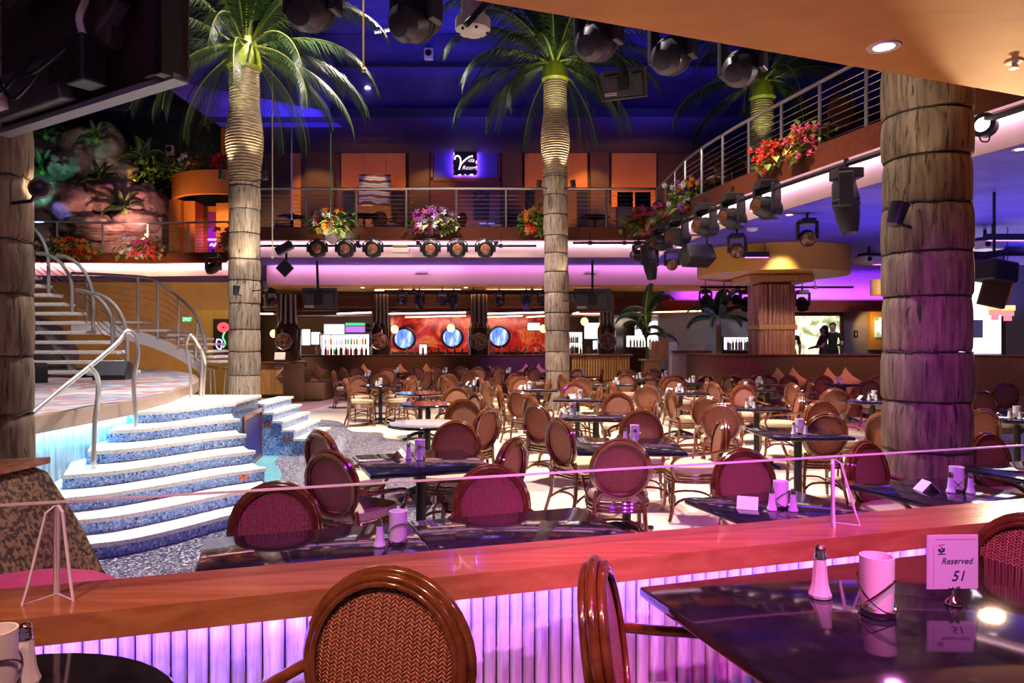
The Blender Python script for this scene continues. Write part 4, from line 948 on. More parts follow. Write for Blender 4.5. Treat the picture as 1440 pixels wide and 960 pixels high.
# bar screens
def screen(x0, y0, x1, y1, d, lab, mat=E_SCR):
    a, b = at(x0, y0, d), at(x1, y1, d); c = (a+b)/2; t = thing('bar_screen', lab, 'screen', c); w_, h = abs(b.x-a.x), abs(a.z-b.z)
    MB().rbox((0, .03, 0), (w_+.06, .06, h+.06), .012).build('casing', K['black'], t, 0); MB().box((0, -.004, 0), (w_, .012, h)).build('display', mat, t, 0); wy = 25.168 if 548 < (x0+x1)/2 < 790 or 838 < (x0+x1)/2 < 970 else 26.498; MB().box((0, (wy-d)/2+.03, 0), (.1, wy-d-.06, .1)).build('wall_mount', K['black'], t, 0)
E_MENU = emis('violet menu', (.45, .16, .7), 1.2); E_GRN = emis('green menu', (.05, .7, .2), 1.2)
screen(425, 463, 436, 485, 24.3, 'tall bright screen by the dark column of the host counter'); screen(438, 467, 450, 484, 24.3, 'bright screen beside the tall one at the bottle bar'); screen(456, 456, 484, 470, 24.2, 'white menu screen over the bright bottle shelves')
screen(486, 459, 513, 467, 24.2, 'violet menu board over the bottle shelves', E_MENU); screen(486, 454, 513, 457.5, 24.2, 'green menu strip over the violet board', E_GRN)
screen(742, 454, 759, 464, 24.2, 'small white screen left of the palm trunk at the bar'); screen(822, 454, 848, 476, 24, 'square white screen between palm trunk and bar column'); screen(834, 479, 843, 491, 23.5, 'tiny bright till screen under the square white screen')
screen(893, 451, 932, 475, 24, 'wide white screen behind the feathery potted palm'); screen(590, 484.5, 600, 497, 23.4, 'tiny bright till screen between two portholes')
# shelves and bottles
def shelf(x0, y0, x1, y1, d, lab, rows, lit=True):
    a, b = at(x0, y0, d), at(x1, y1, d); t = thing('bottle_shelf', lab, 'shelf', (0, d, 0)); w_ = b.x-a.x; h = a.z-b.z; h = max(h, .36*rows); a.z = b.z+h; xm = (a.x+b.x)/2
    MB().box((xm, .25, (a.z+b.z)/2), (w_, .04, h)).build('back_panel', E_SH if lit else K['gloss'], t, 0)
    for k in range(rows):
        z = b.z+h*k/rows; MB().box((xm, .05, z), (w_, .36, .03)).build('shelf_board', K['gloss'] if not lit else K['lilac'], t, 0)
    for s_ in (a.x-.02, b.x+.02): MB().box((s_, .05, (b.z+a.z)/2), (.04, .4, h+.05)).build('upright', K['gloss'], t, 0)
    MB().box((xm, .05, b.z/2-.01), (w_+.08, .4, b.z-.02)).build('cabinet', K['gloss'], t, 0)
    return [(a.x+.1, b.x-.1, d-.02, b.z+h*k/rows+.016) for k in range(rows)]
BM = [plain('clear bottle', (.75, .72, .74), .1, coat=.5), plain('amber bottle', (.45, .14, .02), .12, coat=.5), plain('red bottle', (.55, .03, .03), .12, coat=.5), plain('green bottle', (.05, .22, .06), .12, coat=.5), plain('pale blue bottle', (.35, .45, .65), .12, coat=.5)]
BC = [K['red'], K['black'], K['satin'], K['oran']]
BT = []
for m_ in BM:
    for c_ in BC[:3]:
        t = thing('bottle', 'x', 'bottle'); r = .042
        MB().lathe([(r*.9, 0), (r, .01), (r, .19), (r*.8, .22), (r*.36, .25), (r*.34, .29)], 8).build('glass', m_, t); MB().lathe([(r*.4, .285), (r*.42, .33), (.001, .332)], 8).build('stopper', c_, t); BT.append(t)
def bottles(rows, where, grp, n):
    for (x0, x1, y, z) in rows:
        for k in range(n): dup(random.choice(BT), (x0+(x1-x0)*(k+.5)/n+random.uniform(-.003, .003), y+random.uniform(-.05, .05), z), 0, f'liquor bottle on the {where}', grp, random.uniform(.8, .97))
bottles(shelf(452, 471, 520, 500, 24, 'brightly backlit bottle shelves at the host counter side', 2), 'backlit shelves near the host counter', 'bottles near the host counter', 15)
bottles(shelf(792, 468, 818, 497, 24, 'backlit bottle shelves right behind the palm trunk', 2), 'backlit shelves behind the palm trunk', 'bottles behind the palm trunk', 6)
bottles(shelf(880, 476, 988, 488, 22.5, 'long low bottle shelf by the potted palms', 1), 'long low shelf by the potted palms', 'bottles by the potted palms', 22)
bottles(shelf(1016, 476, 1062, 492, 20.3, 'short backlit bottle shelf beside the bamboo clad column', 1), 'short shelf beside the bamboo clad column', 'bottles beside the bamboo column', 9)
# bar counter with glassware
bc = thing('bar_counter', 'long dark bar counter with pale edge behind the rear booth', 'counter', (0, 22.32, 0))
MB().box((-1.6, 0, .55), (10.2, .6, 1.08)).build('front', K['gloss'], bc, 0); MB().rbox((-1.6, -.05, 1.12), (10.3, .8, .06), .015).build('worktop', K['gloss'], bc, 0)
bottles([(-6.2, -4.0, 22.2, 1.152)], 'bar counter behind the rear booth', 'bottles on the bar counter', 14)
bottles([(-3.4, 3.0, 22.25, 1.152)], 'bar counter under the portholes', 'bottles under the portholes', 26)
for o in BT: wipe(o)
area('bar_glow', (X(480, 23), 23.2, 2.3), (X(480, 23), 23.6, 1.2), 40, (1, .85, .9), 2, .3); area('bar_glow', (X(660, 23), 23.4, 2.35), (X(660, 24), 25.2, 1.8), 45, (1, .5, .4), 4, .3); area('bar_glow', (X(940, 23), 22.6, 2.3), (X(940, 23), 24, 1.2), 35, (1, .75, .6), 2.5, .3)
for px, py, lab in ((385, 469, 'by the host counter column'), (397, 462, 'beside the bronze medallion column'), (555, 463, 'over the first porthole'), (634, 461, 'over the middle porthole'), (764, 462, 'left of the palm trunk'), (822, 452, 'over the square white screen'), (930, 452, 'over the wide white screen')):
    p = at(px, py, 22.8); t = thing('pendant_lamp', f'amber globe pendant glowing {lab}', 'lamp', p)
    MB().ball((0, 0, 0), (.12, .12, .13), 12, 8).build('globe', emis('amber globe', (1, .45, .12), 5), t); MB().tube([(0, 0, .12), (0, 0, 2.4-p.z)], .01, 5).build('cord', K['black'], t)
# rear booth
rbk = thing('rear_booth', 'long brown booth with high back in front of the bar', 'booth', (0, 20.6, 0))
MB().rbox((-1.55, .15, .58), (9.2, .16, 1.14), .03).build('backrest', K['boothb'], rbk, 0); MB().rbox((-1.55, -.22, .24), (9.2, .58, .47), .04).build('seat', K['boothb'], rbk, 0); MB().box((-1.55, .15, 1.165), (9.25, .2, .03)).build('top_rail', K['mahog'], rbk, 0)
spot('booth_uplight', (.4, 19.3, 2.95), (.3, 20.6, .9), 190, (.35, .08, 1), 60, .7, .06); spot('booth_uplight', (-3.2, 19.3, 2.95), (-3.2, 20.6, .9), 110, (1, .45, .25), 70, .7, .06)
so = thing('sofa', 'tan sofa end with leaning cushions beside the host counter', 'sofa', (X(440, 19.3), 19.3, 0))
MB().rbox((-.05, 0, .24), (.95, .9, .47), .05).build('seat', K['sofa'], so); MB().rbox((-.42, 0, .62), (.2, .9, .85), .05, 0, .12).build('backrest', K['sofa'], so); MB().rbox((-.36, -.5, .5), (.55, .12, 1.0), .03).build('arm', K['sofa'], so)
def pillow(p, rz, lab, mat='ccush', grp=None, s=.17):
    t = thing('cushion', lab, 'cushion', p, rz, grp); m = MB(); n = 10; vs = []
    for sg in (1, -1):
        for i in range(n+1):
            for j in range(n+1):
                u_, v_ = i/n*2-1, j/n*2-1; pn = 1+.12*(abs(u_*v_)); vs.append((u_*s*pn*(1-.12*(1-v_*v_)*abs(u_)), sg*.07*(1-u_**4)*(1-v_**4), v_*s*pn*(1-.12*(1-u_*u_)*abs(v_))))
    N2 = (n+1)**2
    m.add(vs, [(s_*N2+i*(n+1)+j, s_*N2+i*(n+1)+j+1, s_*N2+(i+1)*(n+1)+j+1, s_*N2+(i+1)*(n+1)+j) for s_ in (0, 1) for i in range(n) for j in range(n)])
    m.mul(Matrix.Rotation(-.3, 4, 'X') @ Matrix.Rotation(radians(45 if grp else 25), 4, 'Y')); o = m.build('cover', K[mat], t); o.location = (0, 0, s*1.3)
    MB().ball((0, -.075, s*1.3), .018, 8, 5).build('button', K[mat], t)
for px in (510, 562, 599, 740, 758): pillow((X(px, 20.4), 20.45, .475), 0, 'square cushion standing on its corner along the rear booth', 'ccush', 'cushions of the rear booth')
pillow((X(432, 19.3), 19.2, .49), .3, 'brown cushion leaning on the tan sofa', 'sofa'); pillow((X(447, 19.3), 19.35, .49), -.2, 'gold cushion beside the brown one on the tan sofa', 'ccush')
# host counter
hc = thing('host_counter', 'pale plank host counter with diamond emblem near the stage palm', 'counter', (X(392, 20), 20, 0))
for k in range(8): MB().box((-.49+.14*k, 0, .52), (.135, .5, .84)).build('plank', K['counter'], hc, 0)
MB().rbox((0, -.02, .97), (1.2, .6, .05), .012).build('worktop', K['mahog'], hc, 0); MB().box((0, .02, .05), (1.1, .44, .1)).build('plinth', K['black'], hc, 0)
MB().box((.27, -.27, .64), (.36, .03, .36), 0, 0, pi/4).build('emblem_frame', K['paper'], hc, 0); MB().box((.27, -.285, .64), (.31, .03, .31), 0, 0, pi/4).build('emblem', K['emblem'], hc, 0); MB().box((.12, -.26, .87), (.3, .015, .07)).build('sign_plate', K['paper'], hc, 0)
for k in range(6): MB().box((.0+.048*k, -.269, .87), (.028, .004, .035)).build('sign_letter', K['ink'], hc, 0)
tl = thing('till', 'white till terminal standing on the host counter', 'till', (X(394, 20), 20, 1.0)); MB().rbox((0, 0, .02), (.3, .25, .05), .01).build('base', K['black'], tl, 0); MB().rbox((0, -.02, .16), (.3, .04, .22), .01, 0, 0, -.3).build('screen', K['paper'], tl, 0)
spot('host_fill', (X(392, 20), 18.6, 3.6), (X(392, 20), 20, .6), 320, (1, .8, .55), 50, .7, .06)  # added lamp that brightens the host counter
# bamboo counter
bcn = thing('bamboo_counter', 'bamboo fronted counter with glass top edge beside the dining floor palm', 'counter', (X(846, 18.6), 18.6, 0))
me = MB().tube([(0, 0, .01), (0, 0, 1.18)], .034, 6).mesh('bamboo_pole', K['bamboo_tan'])
for k in range(22): o = bpy.data.objects.new('bamboo_pole', me); C.objects.link(o); o.parent = bcn; o.location = (-.74+.069*k, 0, 0)
MB().rbox((0, .25, 1.21), (1.62, .65, .05), .012).build('worktop', K['mahog'], bcn, 0); MB().box((0, .3, .6), (1.5, .5, 1.17)).build('core', K['brownwall'], bcn, 0)
MB().box((0, .02, 1.36), (1.55, .012, .25)).build('glass_guard', K['winpane'], bcn, 0)
spot('counter_light', (X(846, 18), 17.2, 3.6), (X(846, 18.6), 18.6, .8), 60, AMB, 50, .7, .06)
# stage side cabinets behind the palm
cb = thing('service_station', 'wooden service station with pale post beside the feathery palm', 'cabinet', (X(930, 18.8), 18.8, 0))
MB().box((-.28, 0, .53), (.42, .5, 1.05)).build('low_cabinet', K['counter'], cb, 0); MB().box((-.05, .1, 1.32), (.46, .4, .5)).build('upper_box', K['counter'], cb, 0); MB().box((-.3, .0, 1.08), (.55, .55, .04)).build('shelf_board', K['counter'], cb, 0); MB().box((.26, -.05, .78), (.2, .4, 1.55)).build('pale_post', K['paper'], cb, 0); MB().box((-.28, -.26, .6), (.16, .02, .5)).build('dark_recess', K['black'], cb, 0)
dk = thing('draped_table', 'high table under a pale cloth beside the service station', 'table', (X(970, 18.6), 18.6, 0))
m = MB(); n = 40; vs = []
for zz, s_ in ((1.28, 1), (1.26, 1.02), (.7, 1.08), (.25, 1.12)):
    for i in range(n):
        a = 2*pi*i/n; e = .35; f = s_*(1+(.035*sin(a*9) if zz < 1 else 0)); vs.append((.46*f*abs(cos(a))**e*(1 if cos(a) > 0 else -1), .28*f*abs(sin(a))**e*(1 if sin(a) > 0 else -1), zz))
m.add(vs, [(r*n+i, r*n+(i+1) % n, (r+1)*n+(i+1) % n, (r+1)*n+i) for r in range(3) for i in range(n)]+[tuple(range(n))]); m.build('cloth', plain('ivory cloth', (.62, .50, .38), .8), dk); MB().rbox((0, 0, 1.31), (1.0, .62, .05), .01).build('worktop', K['mahog'], dk, 0); MB().lathe([(.05, .004), (.05, 1.25)], 8).build('pedestal', K['iron'], dk)

# ------------------------------------------------------------------ small potted palms
FS = [frond_mesh(.95, radians(60), radians(110), 11), frond_mesh(1.0, radians(25), radians(95), 12), frond_mesh(.9, radians(82), radians(60), 13)]
def potpalm(px, d, zb, zt, lab, trunk):
    t = thing('potted_palm', lab, 'plant', (X(px, d), d, 0))
    MB().lathe([(.2, .004), (.24, .3), (.27, .5), (.25, .52), (.22, .46)], 14).build('pot', K['gloss'], t)
    MB().tube([(0, 0, .45), (.03, 0, zt*.5), (0, 0, zt)], [.09, .075, .07] if trunk else [.03]*3, 8).build('stem', K['barkup'] if trunk else K['leaf'], t)
    for i in range(16):
        o = bpy.data.objects.new('frond', FS[i % 3]); C.objects.link(o); o.parent = t; o.location = (0, 0, zt-(.0 if trunk else .06*i)); o.rotation_euler = (0, 0, i*2.4)
    return t
potpalm(1010, 18.4, 0, 2.15, 'dark potted palm with a stout trunk by the bamboo clad column', True); potpalm(908, 19.4, 0, 2.5, 'feathery yellow-green potted palm in front of the wide white screen', False)
spot('plant_light', (X(905, 18), 17.9, 3.6), (X(905, 19.4), 19.4, 2.2), 60, (1, .95, .5), 40, .6, .05)

# ------------------------------------------------------------------ curved banquette, raised terrace, lit vista, people
struct(MB().prism([(5.0, 16.3), (15.8, 15.6), (15.8, 24), (5.0, 24)], .003, .35).build('floor_raised', K['tierfloor'], smooth=0))
bk = thing('curved_banquette', 'long curved banquette in nubby brown fabric with red lit top', 'banquette', (8, 15.6, 0)); Q0 = Vector((8, 15.6, 0))
cpts = smoothline([Vector(p)-Q0 for p in ((4.35, 17.4, 0), (4.4, 16.2, 0), (4.75, 15.75, 0), (5.6, 15.55, 0), (7.5, 15.5, 0), (9.5, 15.2, 0), (11.2, 14.2, 0), (12.6, 12.6, 0))], 5)
MB().wall([p[:2] for p in cpts], .005, 1.26, .16).build('backrest', K['boothb'], bk, 30); MB().wall([p[:2] for p in cpts], 1.262, 1.29, .22).build('top_rail', K['mahog'], bk, 30)
inn = off([p[:2] for p in cpts], -.42); MB().wall(inn[10:], .01, .46, .6).build('seat', K['boothb'], bk, 30); MB().wall([p[:2] for p in cpts], 1.292, 1.52, .012).build('glass_guard', K['winpane'], bk, 30)
for px, py in ((1100, 0), (1122, 0), (1172, 0), (1197, 0), (1422, 0)): pillow((X(px, 14.9), 15.08 if px < 1300 else 13.3, .47), 0, 'copper cushion standing on its corner along the curved banquette', 'ccush', 'cushions of the curved banquette', .2)
spot('banquette_light', (7.2, 13.2, 3.6), (7.6, 15.5, .9), 190, (1, .5, .12), 75, .7, .08); spot('banquette_light', (4.4, 14.4, 3.6), (4.6, 16, .9), 130, (1, .06, .45), 50, .7, .06); spot('banquette_light', (11, 11.5, 3.6), (11, 14.2, .9), 160, (1, .5, .15), 70, .7, .08)
strip('banquette_edge_led', (4.5, 16.05, 1.5), (6.4, 15.6, 1.5), (0, 0, -1), 3, (1, .05, .05), .02)
# ochre drum and bamboo clad column
struct(MB().lathe([(1.72, 3.13), (1.72, 3.714)], 48, (6.2, 17, 0)).build('ceiling_drum', K['yellow'], smooth=30))
bb = thing('bamboo_column', 'square column clad in bamboo canes under the ochre drum', 'column', (6.2, 17, .352)); me = MB().tube([(0, 0, .25), (0, 0, 2.45)], .045, 7).mesh('cane', wood('red brown cane', (.34, .12, .06), (.66, .36, .24), 4, (10, 10, 1), .4, .2))
MB().box((0, 0, 1.38), (.68, .68, 2.74)).build('core', K['mahog'], bb, 0)
for k in range(9):
    for (x, y) in ((-.36+.09*k, -.385), (.385, -.36+.09*k), (-.385, -.36+.09*k)):
        o = bpy.data.objects.new('cane', me); C.objects.link(o); o.parent = bb; o.location = (x, y, .1); o.rotation_euler = (random.uniform(-.01, .01), 0, random.uniform(0, 6))
for z, h, w_ in ((.2, .3, .92), (1.55, .12, .9), (2.68, .16, 1.5)): MB().rbox((0, 0, z), (w_, w_ if w_ < 1 else 1.3, h), .02).build('band', K['bamboo_tan'], bb, 0)
spot('drum_light', (7.4, 16.2, 3.70), (7.8, 16.4, 3.3), 3, AMB, 100, .5, .03)
# purple cove wall, dark red beam, lower wall
wl2 = struct(MB().box((9.4, 22.4, 2.2), (9.6, .2, 3.0)).build('wall_terrace', plain('grey blue plaster', (.34, .36, .42), .6, c2=(.42, .44, .50), scale=2), smooth=0))
struct(MB().box((9.4, 22.0, 2.66), (9.8, .5, .34)).build('trim_11', plain('dark red beam', (.30, .04, .02), .5), smooth=0))
struct(MB().box((9.4, 22.25, 3.35), (9.6, .1, .9)).build('trim_12', plain('lilac plaster', (.6, .5, .7), .6), smooth=0))
strip('terrace_cove_led', (5.2, 21.85, 2.9), (13.5, 21.85, 2.9), (0, .9, 1), 60, (.62, .08, 1), .05)
mu = thing('lit_vista', 'large glowing vista panel in a dark red frame behind the standing people', 'picture', (X(1150, 22), 22.2, Z(473, 22))); MB().box((0, .04, 0), (1.55, .05, 1.3)).build('picture', K['vista'], mu, 0)  # glowing panel in place of a lit scene seen through an opening
for x, z, sx, sz in ((0, .69, 1.75, .1), (0, -.69, 1.75, .1), (.82, 0, .1, 1.4), (-.82, 0, .1, 1.4)): MB().box((x, .02, z), (sx, .1, sz)).build('frame', K['mahog'], mu, 0)
sw = thing('wall_notice', 'small dark notice with a white figure on the grey blue wall', 'sign', (X(1205, 22.2), 22.27, Z(469, 22.2))); MB().box((0, 0, 0), (.12, .02, .2)).build('plate', K['blackp'], sw, 0); MB().box((0, -.012, -.02), (.03, .006, .09)).build('figure_body', K['paper'], sw, 0); MB().ball((0, -.012, .05), .018, 8, 5).build('figure_head', K['paper'], sw)
MB().box((X(1236, 22), 22.2, Z(462, 22)), (.42, .15, 1.3)).build('niche_back', plain('amber lit niche', (.85, .5, .1), .5), wl2, 0); MB().box((X(1250, 21.6), 21.6, 1.9), (.3, .3, 1.7)).build('red_post', plain('red post', (.26, .03, .02), .5), wl2, 0); MB().box((X(1237, 22), 22.08, Z(460, 22)), (.2, .05, .6)).build('niche_picture', K['vista'], wl2, 0)
spot('niche_light', (X(1232, 21), 21.5, 2.4), (X(1236, 22), 22.2, 1.9), 25, AMB, 90, .6, .05)
spot('terrace_fill', (8.0, 19.5, 3.6), (9.6, 22.2, 1.6), 50, (.7, .75, 1), 80, .7, .08)
K['skin'] = plain('skin', (.60, .36, .26), .5); K['hair'] = plain('dark hair', (.02, .012, .008), .5); K['tee'] = plain('black cloth', (.02, .02, .024), .8); K['dress'] = plain('dark dress', (.035, .012, .018), .7)
def person(loc, rz, lab, h, pose, long_hair, top):
    s_ = h/1.72; V_ = []; E_ = []; R_ = []
    def v(p, r, par=None):
        V_.append(Vector(p)*s_); R_.append(r*s_)
        if par is not None: E_.append((par, len(V_)-1))
        return len(V_)-1
    pel = v((0, 0, .95), .135); wa = v((0, 0, 1.1), .118, pel); ch = v((0.01, 0, 1.28), .145, wa); up = v((0, 0, 1.41), .115, ch); nk = v((0.01, 0, 1.5), .052, up); hd = v((.02, 0, 1.58), .082, nk); h2 = v((.025, 0, 1.65), .088, hd); tp_ = v((.01, 0, 1.70), .05, h2)
    v((.115, 0, 1.61), .014, hd)
    for s in (-1, 1):
        v((.02, s*.088, 1.6), .016, hd)
        hp_ = v((0, s*.09, .92), .10, pel); kn = v((.02, s*.1, .5), .062, hp_); an = v((0, s*.1, .09), .042, kn); v((.16, s*.11, .035), .035, an)
        sh = v((0, s*.19, 1.4), .062, up); el, wr_ = pose[s]; e_ = v(el, .045, sh); w_ = v(wr_, .031, e_)
        dr = (Vector(wr_)-Vector(el)).normalized(); side = dr.cross(Vector((0, 0, 1))).normalized(); pa = v(Vector(wr_)+dr*.06, .034, w_)
        for f, ln in ((-.03, .075), (-.01, .085), (.012, .08), (.032, .065)):
            k1 = v(Vector(wr_)+dr*.1+side*f, .010, pa); v(Vector(wr_)+dr*(.1+ln*.6)+side*f+Vector((0, 0, -.012)), .009, k1)
        v(Vector(wr_)+dr*.055-side*s*.06+Vector((0, 0, .01)), .011, pa)
    me = bpy.data.meshes.new('body'); me.from_pydata(V_, E_, []); o = bpy.data.objects.new('body', me); C.objects.link(o)
    md = o.modifiers.new('skin', 'SKIN')
    for q, r in zip(me.skin_vertices[0].data, R_): q.radius = (r, r)
    me.skin_vertices[0].data[0].use_root = True
    o.modifiers.new('sub', 'SUBSURF').levels = 1; o.modifiers['sub'].render_levels = 1
    bpy.context.view_layer.update(); m2 = bpy.data.meshes.new_from_object(o.evaluated_get(bpy.context.evaluated_depsgraph_get())); bpy.data.objects.remove(o)
    m2.materials.clear()
    for k in ('skin', top, 'tee'): m2.materials.append(K[k])
    for f in m2.polygons:
        c = f.center/s_; f.use_smooth = True
        f.material_index = 2 if c.z < .98 and abs(c.y) < .22 and c.x < .22 else (1 if .9 < c.z < 1.46 and (abs(c.y) < .2 or c.z > 1.22 and abs(c.y) < .26 and c.x < .14) else 0)
    t = thing('person', lab, 'person', loc, rz); b = bpy.data.objects.new('body', m2); C.objects.link(b); b.parent = t
    hm = MB().ball((-.04*s_, 0, 1.67*s_), (.10*s_, .1*s_, .092*s_), 14, 10)
    if long_hair: hm.ball((-.06*s_, 0, 1.53*s_), (.085*s_, .11*s_, .19*s_), 12, 9)
    hm.build('hair', K['hair'], t)
    for s in (-1, 1): MB().ball((.105*s_, s*.03*s_, 1.635*s_), .011*s_, 6, 5).build('eye', K['hair'], t)
    MB().ball((.10*s_, 0, 1.555*s_), (.012*s_, .024*s_, .006*s_), 8, 5).build('mouth', K['redink'], t)
fold = {1: ((.10, .24, 1.14), (.30, .12, 1.12)), -1: ((.10, -.24, 1.14), (.30, -.1, 1.10))}; hang = {1: ((.0, .25, 1.13), (.1, .24, .9)), -1: ((.0, -.25, 1.13), (.1, -.24, .9))}
spot('people_fill', (8.8, 16.4, 3.6), (8.7, 20, 1.8), 330, (1, .9, .85), 60, .7, .08)  # added front lamp that brightens the standing people
spot('cane_fill', (5.6, 14.6, 3.65), (6.2, 16.8, 1.6), 110, (1, .8, .75), 50, .7, .08)  # added front lamp for the cane clad column
person((X(1158, 19.6), 19.6, .352), pi*.98, 'person with long dark hair in a dark top standing in front of the vista', 1.63, fold, True, 'dress')
person((X(1171, 20.1), 20.1, .352), -pi*.62, 'person in a black tee with bare forearms standing behind another', 1.72, fold, False, 'tee')
person((X(1112, 19.2), 19.2, .352), pi*.4, 'person in black half hidden by the bamboo clad column', 1.62, hang, False, 'tee')
# ------------------------------------------------------------------ stage lighting
def head_parts(t, kind, dr, s=1.0, mat='blackp', lens=None, rod=0):
    q = Vector(dr).normalized().to_track_quat('Z', 'Y').to_matrix().to_4x4()
    C0 = Vector((0, 0, -.46*s)); T = Matrix.Translation(C0)
    MB().rbox((0, 0, -.12*s), (.30*s, .26*s, .12*s), .02*s).build('base', K[mat], t, 0)
    MB().tube([(0, 0, .06*s), (0, 0, -.07*s)], .03*s, 8).build('hook_clamp', K['black'], t)
    if rod: MB().tube([(0, 0, rod), (0, 0, 0)], .012, 6).build('drop_rod', K['black'], t)
    h = Vector(dr); ax = Vector((-h.y, h.x, 0)); ax = ax.normalized() if ax.length > .05 else Vector((1, 0, 0))
    for sg in (-1, 1):
        MB().rbox(ax*sg*.19*s+Vector((0, 0, -.32*s)), (.06*s, .16*s, .40*s), .02*s, atan2(ax.y, ax.x)).build('yoke_arm', K[mat], t, 0)
    if kind == 'egg': pr = [(.001, -.26), (.09, -.245), (.145, -.18), (.165, -.05), (.16, .06), (.14, .14), (.125, .2), (.12, .22), (.10, .205)]
    elif kind == 'long': pr = [(.001, -.34), (.09, -.33), (.13, -.24), (.15, -.05), (.13, .16), (.10, .30), (.09, .34), (.075, .325)]
    else: pr = [(.001, -.2), (.11, -.19), (.15, -.1), (.155, .1), (.16, .14), (.14, .125)]
    MB().lathe([(r*s, z*s) for r, z in pr], 16).mul(T @ q).build('head', K[mat], t, 30); hd_ = [c for c in t.children if c.name.startswith('head')][-1]
    r0, z0 = pr[-1]
    MB().lathe([(.001, (z0-.005)*s), (r0*.95*s, (z0-.012)*s), (r0*.98*s, (z0+.004)*s), (.001, (z0+.02)*s)], 14).mul(T @ q).build('lens', lens or K['lens'], hd_)
    for k in (.5, 1.0): MB().tube([T @ q @ Vector((pr[3][0]*1.02*s*cos(a), pr[3][0]*1.02*s*sin(a), -.1*s+.12*s*k)) for a in [2*pi*i/16 for i in range(16)]], .006*s, 4, True).build('seam_ring', K['black'], hd_)
K['lens'] = plain('coated lens', (.06, .02, .015), .08, .2, c2=(.16, .06, .03), scale=20)
def mover(p, dr, lab, kind='egg', s=1.0, mat='blackp', grp=None, lens=None, rod=0):
    t = thing('moving_light', lab, 'stage light', p, 0, grp); head_parts(t, kind, dr, s, mat, lens, rod); return t
def pipe(a, b, lab, r=.03, pts=None):
    a, b = Vector(a), Vector(b); t = thing('lighting_pipe', lab, 'pipe', a); MB().tube([p_-a for p_ in pts] if pts else [(0, 0, 0), b-a], r, 8).build('tube', K['black'], t)
    if pts: return t
    n = max(2, int((b-a).length/1.6))
    for k in range(n):
        c = (b-a)*((k+.5)/n); MB().tube([c, c+Vector((0, 0, .28))], .012, 5).build('hanger', K['black'], t); MB().box(c, (.09, .09, .09)).build('clamp', K['black'], t, 0)
    return t
# front truss under the high ceiling
pipe((-3.2, 5.1, 4.55), (3.6, 7.2, 4.55), 'black lighting pipe beyond the tan soffit edge', .035)
for px, py, d, dr, lab in ((440, 5, 5.5, (.2, .8, .5), 'plum moving light over the stage palm crown'), (585, 22, 5.7, (.5, .8, .5), 'plum moving light between the two palm crowns'), (842, 52, 6.3, (.6, .8, .5), 'plum moving light against the dining floor palm crown'), (946, 72, 6.5, (.6, .8, .5), 'plum moving light next to the hanging monitor'), (1044, 90, 6.75, (.6, .8, .5), 'plum moving light nearest the side balcony rail')):
    p = at(px, py, d); mover((p.x, p.y, p.z+.42), dr, lab, 'egg', 1.0, 'darkplum')
p = at(665, 24, 5.9); wt = thing('profile_lantern', 'white cylindrical profile lantern with black yoke hanging from the pipe', 'stage light', p)
K['whitem'] = plain('white metal', (.62, .58, .60), .4)
MB().lathe([(.001, -.13), (.12, -.13), (.145, -.11), (.145, -.02), (.1, 0), (.095, .3)], 16).build('body', K['whitem'], wt); MB().rbox((.07, -.1, .02), (.05, .05, .42), .01, .5, .7).build('yoke', K['black'], wt, 0)
for k in range(6): MB().ball((.12*cos(k), .12*sin(k), -.132), .014, 6, 4).build('vent_hole', K['black'], wt)
MB().tube([(0, 0, .3), (0, .05, 4.55-p.z)], .02, 6).build('hook_clamp', K['black'], wt)
# lanterns on the rear balcony fascia
pipe((-6.4, 17.55, 3.93), (.6, 17.55, 3.93), 'black lighting pipe along the rear balcony fascia'); pipe((1.5, 17.55, 4.0), (3.2, 17.55, 4.0), 'short black lighting pipe beside the dining floor palm')
LGp = 'lanterns on the rear balcony fascia'
lan = thing('face_lantern', 'black octagonal lantern facing the room on the rear balcony fascia', 'stage light', (0, 0, 0), 0, LGp)
hs = MB().lathe([(.13, -.09), (.15, -.11), (.235, -.07), (.235, .05), (.15, .14)], 8, ax='y').build('housing', K['blackp'], lan, 20)
MB().tube([(.15*cos(a), -.11, .15*sin(a)) for a in [2*pi*i/18 for i in range(18)]], .02, 6, True).build('rim', K['black'], hs)
MB().lathe([(.001, -.135), (.09, -.12), (.125, -.10), (.001, -.095)], 16, ax='y').build('lens', plain('red glint lens', (.30, .05, .03), .06, .3, c2=(.65, .35, .2), scale=14), hs)  # reddish glint is put into the lens colour
for s_ in (-1, 1): MB().rbox((s_*.235, -.05, .03), (.04, .1, .22), .012).build('yoke_arm', K['black'], lan, 0)
MB().tube([(-.235, -.05, .14), (-.1, -.05, .24), (.1, -.05, .24), (.235, -.05, .14)], .014, 5).build('yoke_bar', K['black'], lan)
first = True
for px in (447, 486.5, 525, 605.5, 643.5, 682.5):
    loc = at(px, 349, 17.43); loc.z -= .02
    if first: lan.location = loc; first = False
    else: dup(lan, loc)
p = at(400, 350, 17.4); fd = thing('flood_lamp', 'tilted black flood lamp with barn door plate at the fascia pipe end', 'stage light', p); MB().rbox((0, 0, .02), (.42, .2, .2), .02, 0, -.5).build('housing', K['blackp'], fd, 0); MB().tube([(.05, 0, -.1), (.04, 0, -.32)], .03, 6).build('stem', K['black'], fd); MB().rbox((.02, -.03, -.47), (.32, .05, .32), .01, 0, pi/4).build('barn_plate', K['blackp'], fd, 0)
bxl = thing('fascia_box', 'small pale junction box on the fascia pipe between lanterns', 'box', at(563, 352, 17.4)); MB().rbox((0, 0, 0), (.44, .15, .12), .015).build('body', K['lilac'], bxl, 0); MB().rbox((0, 0, .1), (.36, .16, .08), .03).build('cover', K['bamboo_tan'], bxl, 0)
